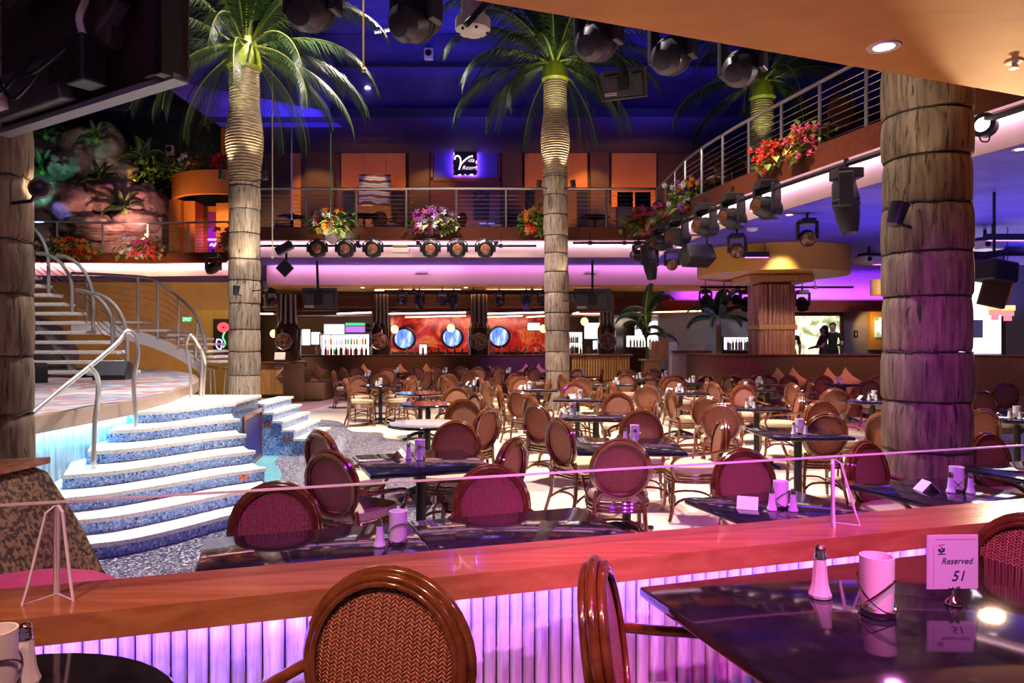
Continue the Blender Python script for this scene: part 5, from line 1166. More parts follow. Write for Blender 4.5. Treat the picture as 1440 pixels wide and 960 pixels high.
for px in (443, 503, 588, 698):
    p = at(px, 342, 17.9); t = thing('wall_plate', 'small blue socket plate on the lit fascia band', 'plate', p, 0, 'socket plates on the fascia'); MB().box((0, 0, 0), (.1, .03, .12)).build('plate', plain('blue plastic', (.04, .05, .35), .4), t, 0); MB().box((0, -.02, 0), (.04, .02, .05)).build('socket', K['black'], t, 0)
wlamp = thing('flood_lamp', 'lit white flood lamp shining up among the balcony flowers', 'stage light', at(467, 336, 17.2)); MB().lathe([(.06, -.12), (.1, -.08), (.14, .1), (.12, .09)], 12).mul(Matrix.Rotation(-.5, 4, 'Y')).build('housing', K['whitem'], wlamp); MB().lathe([(.001, .08), (.11, .085), (.001, .1)], 12).mul(Matrix.Rotation(-.5, 4, 'Y')).build('lens', emis('hot lens', (.9, 1, .8), 8), wlamp)
spot('flower_flood', at(467, 330, 17.2), at(475, 318, 17.9), 40, (.8, 1, .7), 120, .6, .05)
# lights on the side balcony pipe
def sd(px): return dside(px, -.42)
def sp3(px, z): d = sd(px); return Vector((X(px, d), d, z))
pipe(sp3(1452, 3.92), sp3(893, 3.92), pts=[sp3(q_, 3.92) for q_ in (1452, 1400, 1330, 1245, 1160, 1080, 1000, 940, 893)], lab='long black lighting pipe along the side balcony fascia', r=.035)
for px, dr, kind, s, lab in ((1190, (.1, -.05, -1), 'long', 1.15, 'large moving light pointing straight down beside the log column'), (1078, (-1, -.45, .12), 'egg', 1.05, 'moving light aimed across the room under the red balcony flowers'), (1030, (-1, -.5, .1), 'egg', 1.05, 'second moving light aimed across from the side balcony'), (992, (-1, -.5, .08), 'egg', 1.05, 'moving light under the pale balcony flower box'), (954, (-1, -.5, .05), 'egg', 1.05, 'moving light under the mixed balcony flowers'), (930, (-1, -.5, .0), 'egg', 1.0, 'moving light near the balcony corner'), (914, (.1, -.1, -1), 'long', 1.15, 'moving light hanging straight down at the balcony corner'), (898, (-1, -.5, 0), 'egg', .9, 'smallest moving light of the side pipe at the corner')):
    p = sp3(px, 3.92); t = mover(p, dr, lab, kind, s)
    if kind == 'egg':
        for ch in t.children: ch.location.z += .22
lmp = thing('wash_lamp', 'dazzling white wash lamp clamped to the pipe beside the log column', 'stage light', (lambda p_: p_+Vector((0, 0, -.0)))(at(1383, 176, sd(1383)))); q = Vector((-.75, -.5, .1)).normalized().to_track_quat('Z', 'Y').to_matrix().to_4x4()
MB().lathe([(.05, -.14), (.11, -.1), (.13, .03), (.115, .03)], 16).mul(q).build('housing', K['blackp'], lmp); MB().lathe([(.001, .02), (.112, .025), (.001, .04)], 16).mul(q).build('lens', emis('dazzling lens', (1, .97, .9), 30), lmp); MB().tube(smoothline([(-.05, 0, -.1), (-.02, 0, -.17), (.05, 0, -.17), (.07, 0, -.1)], 4), .008, 5).build('safety_cable', K['black'], lmp); MB().tube([(.05, .05, 0), (.2, .12, .1)], .018, 6).build('bracket', K['black'], lmp)
spot('wash_lamp_light', (lambda p_: p_+Vector((0, 0, -.0)))(at(1383, 176, sd(1383)))+Vector((-.12, -.1, .02)), (2.8, 4.9, 2.9), 70, (1, .95, .85), 110, .7, .08)
# fittings on the blue soffit under the side balcony
def sof(px, py): d = 2.14*1000/(480-py); return Vector((X(px, d), d, 3.714))
for px, py, lab in ((1110, 302, 'by the log column'), (1036, 328, 'beside the small moving light'), (955, 348, 'near the balcony corner'), (1160, 357, 'over the ochre drum'), (1434, 210, 'past the log column')):
    t = thing('soffit_downlight', f'small pink downlight set in the blue soffit {lab}', 'lamp', sof(px, py)); MB().lathe([(.05, -.006), (.075, -.008), (.08, 0)], 14, cap=False).build('trim_ring', K['whitem'], t); MB().lathe([(.001, -.005), (.05, -.005)], 14).build('lamp_face', emis('pink downlight', (1, .6, .85), 14), t)
for px, py, lab in ((1135, 300, 'over the banquette chairs'), (1036, 322, 'between speaker and drum'), (945, 345, 'near the balcony corner')):
    p = sof(px, py); mover(p+Vector((0, 0, -.04)), (-.2, -.9, -.4), f'small violet lit moving light on the blue soffit {lab}', 'small', .8, 'blackp')
p = sof(980, 330); spk = thing('soffit_speaker', 'black angled loudspeaker on a bracket under the blue soffit', 'speaker', p); MB().rbox((0, 0, -.42), (.62, .36, .36), .03, .3, 0, -.5).build('cabinet', K['blackp'], spk, 0); MB().tube([(-.2, 0, -.3), (-.2, 0, -.01), (.2, 0, -.01), (.2, 0, -.3)], .02, 5).build('bracket', K['black'], spk)
def sbox(px, py, lab, w_=.55, led=(.6, .1, 1)):
    p = sof(px, py); t = thing('led_batten', lab, 'stage light', p); MB().rbox((0, 0, -.28), (w_, .14, .12), .02).build('housing', K['blackp'], t, 0); MB().box((0, -.05, -.345), (w_*.9, .03, .012)).build('led_strip', emis('violet leds', led, 6), t, 0)
    for s_ in (-1, 1): MB().tube([(s_*w_*.35, 0, -.02), (s_*w_*.35, 0, -.24)], .012, 5).build('bracket', K['black'], t)
sbox(1063, 340, 'black violet led batten above the ochre drum'); sbox(1420, 312, 'black violet led batten past the log column', .9); sbox(1237, 352, 'black violet led batten by the ceiling projector', .4)
def projector(px, py, lab):
    p = sof(px, py); t = thing('projector', lab, 'projector', p); MB().rbox((0, 0, -.32), (.5, .42, .17), .03, .3).build('body', K['whitem'], t, 0); MB().lathe([(.05, 0), (.06, .08)], 12, (-.12, -.28, -.32), 'y').build('lens', K['black'], t); MB().tube([(0, 0, -.24), (0, 0, -.01)], .03, 8).build('mount', K['black'], t); MB().box((0, 0, -.2), (.36, .3, .05), .3).build('mount_plate', K['black'], t, 0)
projector(1222, 346, 'pale ceiling projector left of the log column'); projector(1385, 322, 'pale ceiling projector right of the log column')
sd_ = thing('smoke_detector', 'white smoke detector on the blue soffit', 'detector', sof(1058, 321)); MB().lathe([(.05, -.06), (.1, -.04), (.11, 0)], 14).build('body', K['paper'], sd_); MB().lathe([(.001, -.075), (.03, -.06)], 10).build('sensor', K['whitem'], sd_)
# tan soffit fittings
q = Vector((X(1243, 3.93), 3.93, 3.199)); t = thing('soffit_downlight', 'bright magenta downlight recessed in the tan soffit', 'lamp', q); MB().lathe([(.055, -.004), (.085, -.006), (.09, 0)], 20, cap=False).build('trim_ring', K['satin'], t); MB().lathe([(.001, -.003), (.055, -.003)], 20).build('lamp_face', emis('magenta downlight', (1, .35, .9), 30), t)
spot('magenta_downlight_or_fill', (X(1243, 3.93), 3.93, 3.15), (2.0, 3.9, 0), 60, (1, .2, .85), 120, .8, .05)
q = fl(1426, 86, 0); dS = 1.63*1000/(480-86); t = thing('sprinkler', 'white sprinkler head under the tan soffit', 'sprinkler', (X(1426, dS), dS, 3.199)); MB().lathe([(.05, 0), (.045, -.008), (.012, -.012), (.012, -.03)], 14).build('rose', K['paper'], t); MB().lathe([(.001, -.045), (.025, -.042), (.025, -.038)], 12).build('deflector', K['satin'], t); MB().tube([(.018, 0, -.015), (.02, 0, -.04)], .004, 5).build('frame_arm', K['satin'], t)
# track over the bar: small heads on pipe
pipe((X(985, 19), 19, 3.02), (X(1200, 19), 19, 3.02), 'black lighting pipe in front of the purple cove')
for k, (px, s) in enumerate(((992, .8), (1018, .7), (1035, .7), (1050, .95), (1128, .95))): mover((X(px, 19), 19, 3.0), (-.1, -.6, -.8), 'short moving light on the pipe before the purple cove', 'small', s, 'blackp', 'moving lights before the purple cove', None, .71)
pipe((X(540, 20), 20.05, 3.0), (X(790, 20), 20.05, 3.0), 'black lighting pipe under the ochre beam of the bar')
for k, px in enumerate((566, 590, 622, 638, 702, 740, 763)): mover((X(px, 20.05), 20.05, 3.0), ((-.1, -.3, -1), (.3, -.4, -1), (0, -.2, -1))[k % 3], 'small moving light on the pipe under the ochre beam', 'long' if k % 2 else 'small', .7, 'blackp', 'moving lights under the ochre beam', None, .104)
for px, py, lab in ((300, 372, 'at the left balcony corner'), (520-138, 418-2, 'on the ochre beam by the palm')):
    p = at(px, py, 16 if px < 350 else 20.2); p.z = 3.06 if px > 350 else p.z+.3; mover(p, (.6, -.6, .2), f'black moving light {lab}', 'long', .8)

# ------------------------------------------------------------------ television sets
def tvback(c, w_, h, rz, tilt, lab, s=1):
    t = thing('television', lab, 'television', c, rz); R = Matrix.Rotation(tilt, 4, 'X')
    def P(nm, b, mat): b.mul(R).build(nm, mat, t, 0)
    P('casing', MB().rbox((0, .06, 0), (w_, .05, h), .012), K['tvgrey'])
    P('bezel', MB().box((0, .02, -h/2+.01), (w_, .05, .02)), K['tvrim']); P('back_cover', MB().rbox((0, 0, -.04*h), (w_*.82, .09, h*.72), .02), K['tvgrey'])
    P('mount_plate', MB().rbox((0, -.07, 0), (w_*.22, .06, h*.42), .01), K['black']); P('mount_arm', MB().box((0, -.1, .55), (w_*.06, .05, 1.1)), K['black'])
    for k in range(7): P('vent_slot', MB().box((-w_*.28+k*w_*.09, -.047, h*.24), (w_*.06, .006, h*.05)), K['black'])
    for k in range(6): P('connector', MB().box((-w_*.36+k*w_*.035, -.05, -h*.3), (w_*.02, .02, h*.035)), K['chrome'] if k % 2 else K['black'])
    P('socket_panel', MB().box((-w_*.28, -.046, -h*.3), (w_*.26, .012, h*.1)), K['lilac'])
    return t
K['tvgrey'] = plain('grey plastic', (.07, .055, .07), .5); K['tvrim'] = plain('lavender grey rim', (.26, .24, .30), .4)
# big set hanging near the camera, seen from behind
A, B = Vector((-3.15, 4.35, 2.84)), Vector((-1.62, 3.42, 2.84)); cc = (A+B)/2; rz = atan2(B.y-A.y, B.x-A.x); K['dkplast'] = plain('dark wine plastic', (.035, .014, .016), .5)
tv = thing('television', 'large dark television hung near the tan soffit with cables at its back', 'television', (cc.x, cc.y, 2.84), rz); Wt = (B-A).length
MB().rbox((0, .05, .5), (Wt, .06, 1.0), .012).build('casing', K['dkplast'], tv, 0); MB().box((0, .03, .006), (Wt, .08, .03)).build('bottom_bezel', K['tvrim'], tv, 0); MB().box((Wt/2-.03, .0, .5), (.06, .14, 1.0)).build('side_bezel', K['black'], tv, 0)
MB().box((Wt/2-.03-.09, -.02, .5), (.12, .05, .96)).build('side_panel', K['dkplast'], tv, 0); MB().rbox((-.1, -.03, .58), (Wt*.62, .12, .7), .03).build('back_cover', K['dkplast'], tv, 0); MB().rbox((-.35, -.06, .14), (.8, .14, .22), .015, 0, 0, .2).build('socket_shelf', K['tvgrey'], tv, 0)
MB().rbox((-.62, -.12, .12), (.28, .12, .14), .015, 0, 0, .2).build('power_block', K['lilac'], tv, 0)
for k in range(6): MB().box((-.72+.04*k, -.19, .1), (.02, .012, .03)).build('connector', K['black'], tv, 0)
for k in range(5): MB().box((.02+.03*k, -.14, .14), (.012, .006, .12)).build('vent_slot', K['black'], tv, 0)
MB().rbox((.3, -.1, .16), (.16, .14, .24), .015).build('tuner_box', K['black'], tv, 0); MB().tube(smoothline([(.3, -.1, .26), (.31, -.14, .36), (.33, -.12, .46), (.3, -.1, .55)], 4), .018, 6).build('plug_lead', K['lilac'], tv)
for k, (x0, x1, sag) in enumerate(((-.6, -.15, .1), (-.5, .1, .16), (-.3, .3, .06))): MB().tube(smoothline([(x0, -.16, .2), ((x0+x1)/2, -.2, .2-sag), (x1, -.14, .28)], 6), .010, 6).build('cable', K['black'], tv)
MB().rbox((.47, -.06, .36), (.22, .08, .03), .01, 0, -.6).build('bracket_flap', K['tvgrey'], tv, 0); MB().rbox((-.1, -.16, .62), (.5, .08, .08), .01, 0, -.1).build('mount_rail', K['tvgrey'], tv, 0); MB().box((-.1, -.05, 1.0), (.1, .08, .9)).build('ceiling_arm', K['black'], tv, 0)
MB().rbox((.45, -.05, .62), (.28, .03, .34), .02).build('blue_patch', plain('dark blue film', (.02, .025, .16), .3), tv, 0); MB().ball((.55, -.05, .92), .012, 6, 4).build('standby_led', emis('red led', (1, .03, .02), 3), tv)  # dark blue patch raised on the back of the set
tvback(at(449, 421, 19.2), .95, .62, 0, .12, 'grey television hanging at the bar seen from behind, near host counter'); tvback(at(833, 422, 19.0), 1.0, .62, -.1, .12, 'dark television hanging at the bar seen from behind, by the palm'); tvback(at(877, 118, 15.2), 1.0, .62, -.35, .3, 'black monitor hanging high beside the dining floor palm crown')
wsp = thing('ceiling_speaker', 'small white speaker with a dark cone on the blue bulkhead', 'speaker', at(603, 77, 20.4)); MB().rbox((0, -.03, 0), (.26, .16, .34), .03).build('cabinet', K['paper'], wsp, 0); MB().lathe([(.001, 0), (.09, .0), (.1, .02)], 14, (0, -.12, .02), 'y').build('cone', K['black'], wsp)
sp2 = thing('ceiling_speaker', 'small orange lit speaker in the dark above the rockwork', 'speaker', at(239, 211, 25)); MB().rbox((0, 0, 0), (.26, .16, .34), .03).build('cabinet', K['peach'], sp2, 0); MB().lathe([(.001, 0), (.09, .0), (.1, .02)], 14, (0, -.1, .02), 'y').build('cone', K['black'], sp2)
for px, py, lab in ((517, 124, 'on the blue bulkhead left of the dining palm'), (250, 119, 'above the rockwork')):
    t = thing('soffit_downlight', f'small white downlight {lab}', 'lamp', at(px, py, 20.44 if px > 300 else 24.52)); MB().lathe([(.001, -.02), (.06, -.02), (.08, 0)], 14).mul(Matrix.Rotation(-.5 if px > 300 else 0, 4, 'X')).build('lamp_face', emis('white downlight', (1, .9, .75), 8), t); MB().lathe([(.08, 0), (.1, .03)], 14, cap=False).mul(Matrix.Rotation(-.5 if px > 300 else 0, 4, 'X')).build('trim_ring', K['whitem'], t)
ld = thing('led_batten', 'short pink led bar high in the dark ceiling', 'stage light', at(541, 44, 15)); MB().box((0, .05, .03), (.45, .08, .06), 0, 0, -.15).build('housing', K['black'], ld, 0)
for k in range(8): MB().box((-.19+.054*k, 0, -.028+.054*k*.15+.0), (.03, .03, .03)).build('led', emis('pink led', (1, .5, .7), 6), ld, 0)
# hanging cords and chains; blue and green light is put into the cord colours
for px, y0, y1, d, mat, lab in ((383, 40, 364, 14.5, 'lilac', 'white hanging cord beside the stage palm'), (410, 70, 310, 15, None, 'blue lit hanging cord in front of the lounge balcony'), (465, 215, 326, 17.0, 'g', 'green lit cord above the flower flood lamp'), (511, 0, 102, 9, 'y', 'gold chain hanging from the dark ceiling')):
    a, b = at(px, y0, d), at(px, y1, d); t = thing('hanging_line', lab, 'rope', b); mt = K['lilac'] if mat == 'lilac' else plain('blue cord', (.15, .2, .8), .4) if mat is None else plain('green-lit cord', (.2, .8, .25), .4) if mat == 'g' else plain('gold chain', (.6, .4, .08), .3, .8)
    MB().tube([(0, 0, .06), a-b+Vector((0, 0, .5))], .014, 5).build('line', mt, t); MB().ball((0, 0, .03), .03, 8, 6).build('weight', mt, t)
# neon sign
sg = thing('neon_sign', 'ragged black plaque with violet halo and neon script above the lounge door', 'sign', (wx(654.5), YW-.14, wz(231)))
pts = []
for k in range(48):
    a = 2*pi*k/48; c, s = cos(a), sin(a); f = .40/max(abs(c), abs(s)); pts.append((c*f*random.uniform(.9, 1.06), s*f*random.uniform(.9, 1.06)))
m = MB(); m.add([(x, -.03, z) for x, z in pts]+[(x, .02, z) for x, z in pts], [tuple(range(48)), tuple(range(48, 96))[::-1]]+[(i, 48+i, 48+(i+1) % 48, (i+1) % 48) for i in range(48)]); m.build('plaque', K['black'], sg, 0)
MB().tube([(x*1.0, .055, z*1.0) for x, z in [(c_*.36, s_*.36) for c_, s_ in ((-1, -1), (1, -1), (1, 1), (-1, 1))]], .03, 6, True).build('halo_tube', emis('violet neon', (.45, .15, 1), 60), sg)
NE = emis('white pink neon', (1, .72, 1), 2.6); T0 = Matrix.Translation((0, -.04, 0)) @ FX
MB().tube(smoothline([(-.34, -.05, .12), (-.33, -.05, .2), (-.24, -.05, .24), (-.16, -.05, .16), (-.15, -.05, -.02), (-.2, -.05, -.22), (-.14, -.05, -.05), (.0, -.05, .1), (.14, -.05, .2), (.26, -.05, .23)], 5), .022, 6).build('neon_letter', NE, sg)
text_obj('neon_lettering', 'ida', .19, NE, sg, T0 @ Matrix.Translation((.2, .09, 0)), .3, .01, -.006); text_obj('neon_lettering', 'Room', .19, NE, sg, T0 @ Matrix.Translation((.13, -.16, 0)), .3, .01, -.006)
sgp = panel(610, 700, 204, 250, plain('indigo plaster', (.05, .04, .30), .5), 'sign_panel', .12, door)
# painting on the lounge wall
def painting():
    m, nt, b, N, L = newmat('abstract painting'); tc = N('TexCoord'); wv = N('TexWave'); wv.wave_type = 'RINGS'; wv.inputs['Scale'].default_value = 1.3; wv.inputs['Distortion'].default_value = 6; L(tc.outputs['Object'], wv.inputs['Vector']); r = ramp(N, [(0, (.05, .02, .02)), (.3, (.55, .08, .03)), (.55, (.85, .45, .08)), (.8, (.9, .75, .4)), (1, (.3, .3, .35))]); L(wv.outputs['Fac'], r.inputs[0]); L(r.outputs[0], b.inputs['Base Color']); return m
pt = thing('painting', 'bright abstract painting hung on cords over the lounge balcony', 'picture', at(527, 267, 22.8)); MB().rbox((0, 0, 0), (1.02, .04, 1.0), .01).build('canvas', painting(), pt, 0)
for s_ in (-1, 1): MB().tube([(s_*.35, 0, .5), (s_*.35, 0, 1.75)], .006, 4).build('cord', K['steel'], pt)
spot('painting_light', at(527, 205, 21.8), at(527, 265, 22.8), 45, (1, .85, .6), 40, .5, .04)
# lounge chairs and tables
ch2 = make_chair(False, 'dark rattan chair up on the rear lounge balcony', 'chairs on the lounge balcony'); fst = True
for px, d, a in ((480, 20.2, 20), (536, 20.6, 90), (553, 20.2, 150), (583, 20.4, 10), (640, 20.6, 150), (566, 20.9, 60), (700, 20.4, 160), (1072, 13.6, -60), (1010, 14.4, 100), (1168, 11.0, 100), (1060, 15.0, 200), (398, 20.5, 200)):
    x = X(px, d)
    if fst: o = ch2; fst = False
    else: o = dup(ch2, (0, 0, 0), 0)
    o.location = (x, d, 4.404); o.rotation_euler = (0, 0, radians(a))
    if px > 900: o['label'] = 'rattan chair behind the cable railing of the side balcony'; o['group'] = 'chairs on the side balcony'
tb2 = make_table('round', .42, .42, 'round dark table up on the rear lounge balcony', 'tables on the lounge balcony'); fst = True
for px, d in ((411, 20.4), (512, 20.2), (612, 20.4), (735, 20.4), (836, 20.4), (1030, 14.0)):
    o = tb2 if fst else dup(tb2, (0, 0, 0)); fst = False; o.location = (X(px, d), d, 4.404)
    if px > 900: o['label'] = 'round dark table behind the side balcony railing'; del o['group']

# ------------------------------------------------------------------ rockwork, pavilion, greenery
rk = thing('rockwork', 'artificial rock cascade lit pink and teal above the floating stair', 'rock', (-14.5, 26, 4.405)); RK0 = Vector((-14.5, 26, 4.405))
from mathutils import noise
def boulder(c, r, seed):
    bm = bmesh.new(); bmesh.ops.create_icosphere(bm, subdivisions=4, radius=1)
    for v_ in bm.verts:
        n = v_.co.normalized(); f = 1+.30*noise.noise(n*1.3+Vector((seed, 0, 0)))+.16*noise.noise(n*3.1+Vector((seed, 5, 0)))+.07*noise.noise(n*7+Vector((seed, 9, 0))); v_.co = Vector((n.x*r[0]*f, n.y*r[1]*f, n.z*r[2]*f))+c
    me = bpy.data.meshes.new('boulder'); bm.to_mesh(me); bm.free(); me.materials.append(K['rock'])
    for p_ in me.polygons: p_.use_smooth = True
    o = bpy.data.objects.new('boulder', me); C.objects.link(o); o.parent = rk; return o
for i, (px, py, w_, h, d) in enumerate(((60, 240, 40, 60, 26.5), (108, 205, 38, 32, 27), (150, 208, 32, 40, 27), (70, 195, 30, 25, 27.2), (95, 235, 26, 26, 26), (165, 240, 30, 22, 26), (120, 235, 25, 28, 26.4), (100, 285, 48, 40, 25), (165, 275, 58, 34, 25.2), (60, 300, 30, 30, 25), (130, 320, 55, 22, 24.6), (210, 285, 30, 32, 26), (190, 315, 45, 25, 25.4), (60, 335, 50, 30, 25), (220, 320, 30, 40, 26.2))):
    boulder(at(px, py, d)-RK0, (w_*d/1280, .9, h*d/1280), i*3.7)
MB().prism([(-2.6, 2.6), (-2.6, -.9), (2.0, -.6), (2.0, 2.6)], 0, 1.6).build('rock_base', K['rock'], rk, 0)
spot('rock_light', (-11.8, 22.9, 4.9), (-14.2, 25.5, 6.2), 800, (1, .4, .36), 60, .7, .1); spot('rock_light', (-16.5, 22.8, 6.0), (-16, 26, 8), 150, (.2, .9, .75), 55, .7, .1); spot('rock_light', (-15.4, 22.6, 5.2), (-15.4, 25, 6.3), 240, (.2, .25, 1), 22, .5, .1); spot('rock_light', (-13, 22.0, 8.5), (-14, 26, 8.6), 120, (.9, .7, .6), 60, .7, .1)
# pavilion
pv = thing('pavilion', 'rounded orange pavilion with ring canopy on the balcony beside rockwork', 'pavilion', (-10.2, 26, 4.405)); PV0 = Vector((-10.2, 26, 4.405))
arc = [(2.0*cos(a), 1.7*sin(a)) for a in [pi+pi*i/24 for i in range(25)]]
zt0, zt1 = Z(275, 24.6)-4.405, Z(242, 24.6)-4.405
MB().wall(arc, zt0, zt1, .16).build('canopy_ring', K['orange'], pv, 30); MB().prism([(2.0*cos(a), 1.7*sin(a)) for a in [pi+pi*i/24 for i in range(25)]], zt1-.06, zt1-.01).build('roof', K['orange'], pv, 0); MB().prism([(1.9*cos(a), 1.6*sin(a)) for a in [pi+pi*i/24 for i in range(25)]], zt0+.35, zt0+.4).build('ceiling_disc', plain('olive plaster', (.32, .28, .08), .5), pv, 0)
for x in (-1.9, -1.5): MB().box((x+.1, -.35 if x < -1.7 else -.1, zt0/2), (.42, .7, zt0)).build('pier', K['orange'], pv, 0)
MB().box((1.6, -.2, zt0/2), (.5, .7, zt0)).build('pier', K['orange'], pv, 0); MB().box((.2, .6, zt0/2), (3.2, .15, zt0)).build('rear_wall', K['orange'], pv, 0); MB().box((-.3, .1, zt0/2), (.55, .4, zt0)).build('pier', K['orange'], pv, 0)
MB().box((-.85, .5, 1.0), (.55, .1, 1.9)).build('violet_lit_panel', plain('violet-lit panel', (.25, .03, .45), .4), pv, 0); MB().box((-.85, .43, .95), (.5, .02, .05)).build('sign_bar', emis('magenta neon', (1, .3, .9), 6), pv, 0)  # violet light on this panel is put into its colour
text_obj('neon_lettering', 'Cafe', .2, emis('magenta neon 2', (1, .35, .95), 6), pv, Matrix.Translation((-.85, .43, .75)) @ FX, .2, .01) if False else MB().tube(smoothline([(-1.02, .43, .72), (-.95, .43, .8), (-.88, .43, .7), (-.8, .43, .82), (-.72, .43, .7), (-.66, .43, .78)], 4), .02, 5).build('neon_scroll', emis('magenta neon 2', (1, .35, .95), 6), pv)
MB().box((.0, 2.2, 3.9), (2.6, .2, 3.4)).build('tall_wall', K['orange'], pv, 0); MB().box((2.9, -1.2, 2.2), (.35, 1.6, 4.4)).build('side_wall', K['orange'], pv, 0)
spot('pavilion_light', (-11.5, 23.6, 4.6), (-10.4, 25.2, 6.6), 240, (1, .5, .2), 80, .7, .08); spot('pavilion_light', (-10.4, 25, 6.4), (-10.6, 26.3, 5), 40, (1, .5, .2), 100, .7, .06); spot('pavilion_light', (-11.05, 25.6, 6.2), (-11.05, 26.4, 5.2), 50, (.7, .1, 1), 60, .6, .05); spot('pavilion_light', (-9.6, 25.2, 7.8), (-10.2, 28, 9), 90, (1, .4, .1), 70, .7, .06)
spot('pavilion_light', (-8.3, 22.3, 4.6), (-7.8, 24.6, 5.6), 90, (1, .75, .4), 60, .7, .06)
# leaves and flowers
def leaves(m, n, ext, ln, droop=.4, wd=.28):
    for i in range(n):
        a = random.uniform(0, 2*pi); e = random.uniform(-.3, 1.2); p = Vector((random.gauss(0, ext[0]*.42), random.gauss(0, ext[1]*.4), abs(random.gauss(0, ext[2]*.5))*random.choice((1, 1, -.5)))); d = Vector((cos(a)*cos(e), sin(a)*cos(e)-.2, sin(e)-droop)).normalized(); l = ln*random.uniform(.6, 1.2); s = d.cross(Vector((0, 0, 1)))
        s = s.normalized()*l*wd if s.length > .01 else Vector((l*wd, 0, 0)); k = Vector((0, 0, -.25*l))
        m.add([p, p+d*l*.45+s, p+d*l+k, p+d*l*.45-s], [(0, 1, 2), (0, 2, 3)])
    return m
def flowers(p, rz, L_, cols, lab, dens=1.0, s=1.0, hang=.35, pale=False):
    t = thing('flower_box', lab, 'flowers', p, rz)
    leaves(MB(), int(230*dens), (L_, .26*s, .34*s), .24*s).build('foliage', K['leaf'], t, 0); leaves(MB(), int(110*dens), (L_*.7, .28*s, .25*s), .26*s, .9).build('trailing_foliage', K['leaflt'], t, 0)
    MB().rbox((0, .0, -.06), (L_*1.7, .26, .12), .02).build('trough', K['mahog'], t, 0)
    for c_ in cols:
        m = MB(); cx = random.uniform(-L_*.5, L_*.5)
        for i in range(int(20*dens)):
            q = Vector((cx+random.gauss(0, L_*.28), -.1+random.gauss(0, .12*s), random.uniform(-hang*.6, .38)*s)); m.ball(q, (.055*s, .05*s, .045*s), 6, 4)
            for k in range(5): a = 2*pi*k/5+i; m.add([q, q+Vector((cos(a)*.05, -.06, sin(a)*.05))*s, q+Vector((cos(a+.5)*.095, -.03, sin(a+.5)*.095))*s, q+Vector((cos(a+1)*.05, -.06, sin(a+1)*.05))*s], [(0, 1, 2, 3)])
        m.build('blossoms', K[c_], t, 0)
    return t
def fe(px, d, z=4.5): return (X(px, d), d, z)
flowers(fe(466, 17.85), 0, .55, ('red', 'red', 'oran', 'white_p'), 'red and orange flowers with trailing leaves on the rear balcony edge')
flowers(fe(612, 17.85), 0, .6, ('mauve', 'mauve', 'pink', 'white_p'), 'mauve and pink flowers hanging over the rear balcony edge')
flowers(fe(752, 17.85), 0, .35, ('red', 'oran'), 'small red flower clump on the balcony edge behind the palm')
dv = atan2(-1.2, .32)
def se(px): d = dside(px, .05); return (X(px, d), d, 4.5)
flowers(se(1092), dv, .35, ('red', 'red', 'red'), 'scarlet flowers with pale leaves on the side balcony edge', 1, .8); flowers(se(1135), dv, .35, ('pink', 'pink', 'oran'), 'pink flowers with big leaves on the side balcony edge', 1, .8); flowers(se(968), dv, .5, ('white_p', 'oran', 'mauve'), 'pale orange and lilac flowers on the side balcony edge')
flowers(se(938), dv, .5, ('pink', 'mauve'), 'pink and mauve flowers trailing at the side balcony'); flowers((3.3, 17.8, 4.5), 0, .5, ('red', 'red', 'pink'), 'red flowers spilling over the balcony corner')
flowers(fe(82, 22.7), 0, .7, ('oran', 'white_p'), 'yellow green foliage with few flowers on the rockwork balcony'); flowers(fe(110, 22.9), 0, .6, ('red', 'red', 'oran'), 'orange red flowers on the rockwork balcony edge'); flowers(fe(202, 23.0), 0, .8, ('pink', 'red', 'pink', 'white_p'), 'pink and red flowers on the balcony left of the pavilion'); flowers((-8.2, 20.9, 4.5), -1.09, .8, ('red', 'red', 'pink'), 'red flowers on the diagonal balcony beside the stage palm')
def shrub(p, ext, n, lab, mat='leaf', ln=.3):
    t = thing('shrub', lab, 'shrub', p); leaves(MB(), n, ext, ln, .3, .16).build('foliage', K[mat], t, 0); MB().tube([(0, 0, -.3), (.02, 0, ext[2]*.4)], .03, 6).build('stem', K['rope'], t)
PT = 4.405+zt1+.1
shrub((-11.6, 25.0, PT), (.7, .4, .6), 90, 'dark blue-green shrub at the corner of the pavilion roof'); shrub((-10.7, 25.2, PT), (.8, .4, .9), 120, 'tall shrub in the middle of the pavilion roof'); shrub((-9.7, 25.2, PT), (.7, .4, .7), 100, 'shrub on the pavilion roof behind the palm trunk'); shrub((-9.3, 24.9, PT), (.7, .4, .8), 100, 'shrub on the pavilion roof towards the lounge')
flowers((-9.9, 24.7, PT+.1), 0, .5, ('red', 'red'), 'red flowers on the pavilion roof edge'); flowers((-11.2, 24.8, PT+.1), 0, .4, ('oran', 'white_p'), 'amber lit flowers on the pavilion roof edge')
for px, py, d, lab, s in ((140, 255, 24.4, 'spiky plant growing on the upper rock ledge', 1), (175, 295, 24.2, 'spiky plant on the lower rock ledge', 1), (60, 240, 25.2, 'green fern against the dark side of the rocks', 1.1), (135, 195, 25.5, 'small fern on top of the rockwork', .9), (200, 225, 25.6, 'dark fern behind the rockwork shoulder', 1.2), (65, 190, 26, 'teal fern high on the rocks', 1.1)):
    p = at(px, py, d); t = thing('fern', lab, 'fern', p)
    for i in range(11): o = bpy.data.objects.new('frond', FS[i % 3]); C.objects.link(o); o.parent = t; o.scale = (.85*s,)*3; o.rotation_euler = (0, 0, i*2.4)
    MB().ball((0, 0, -.05), .12, 8, 6).build('crown', K['leaf'], t)
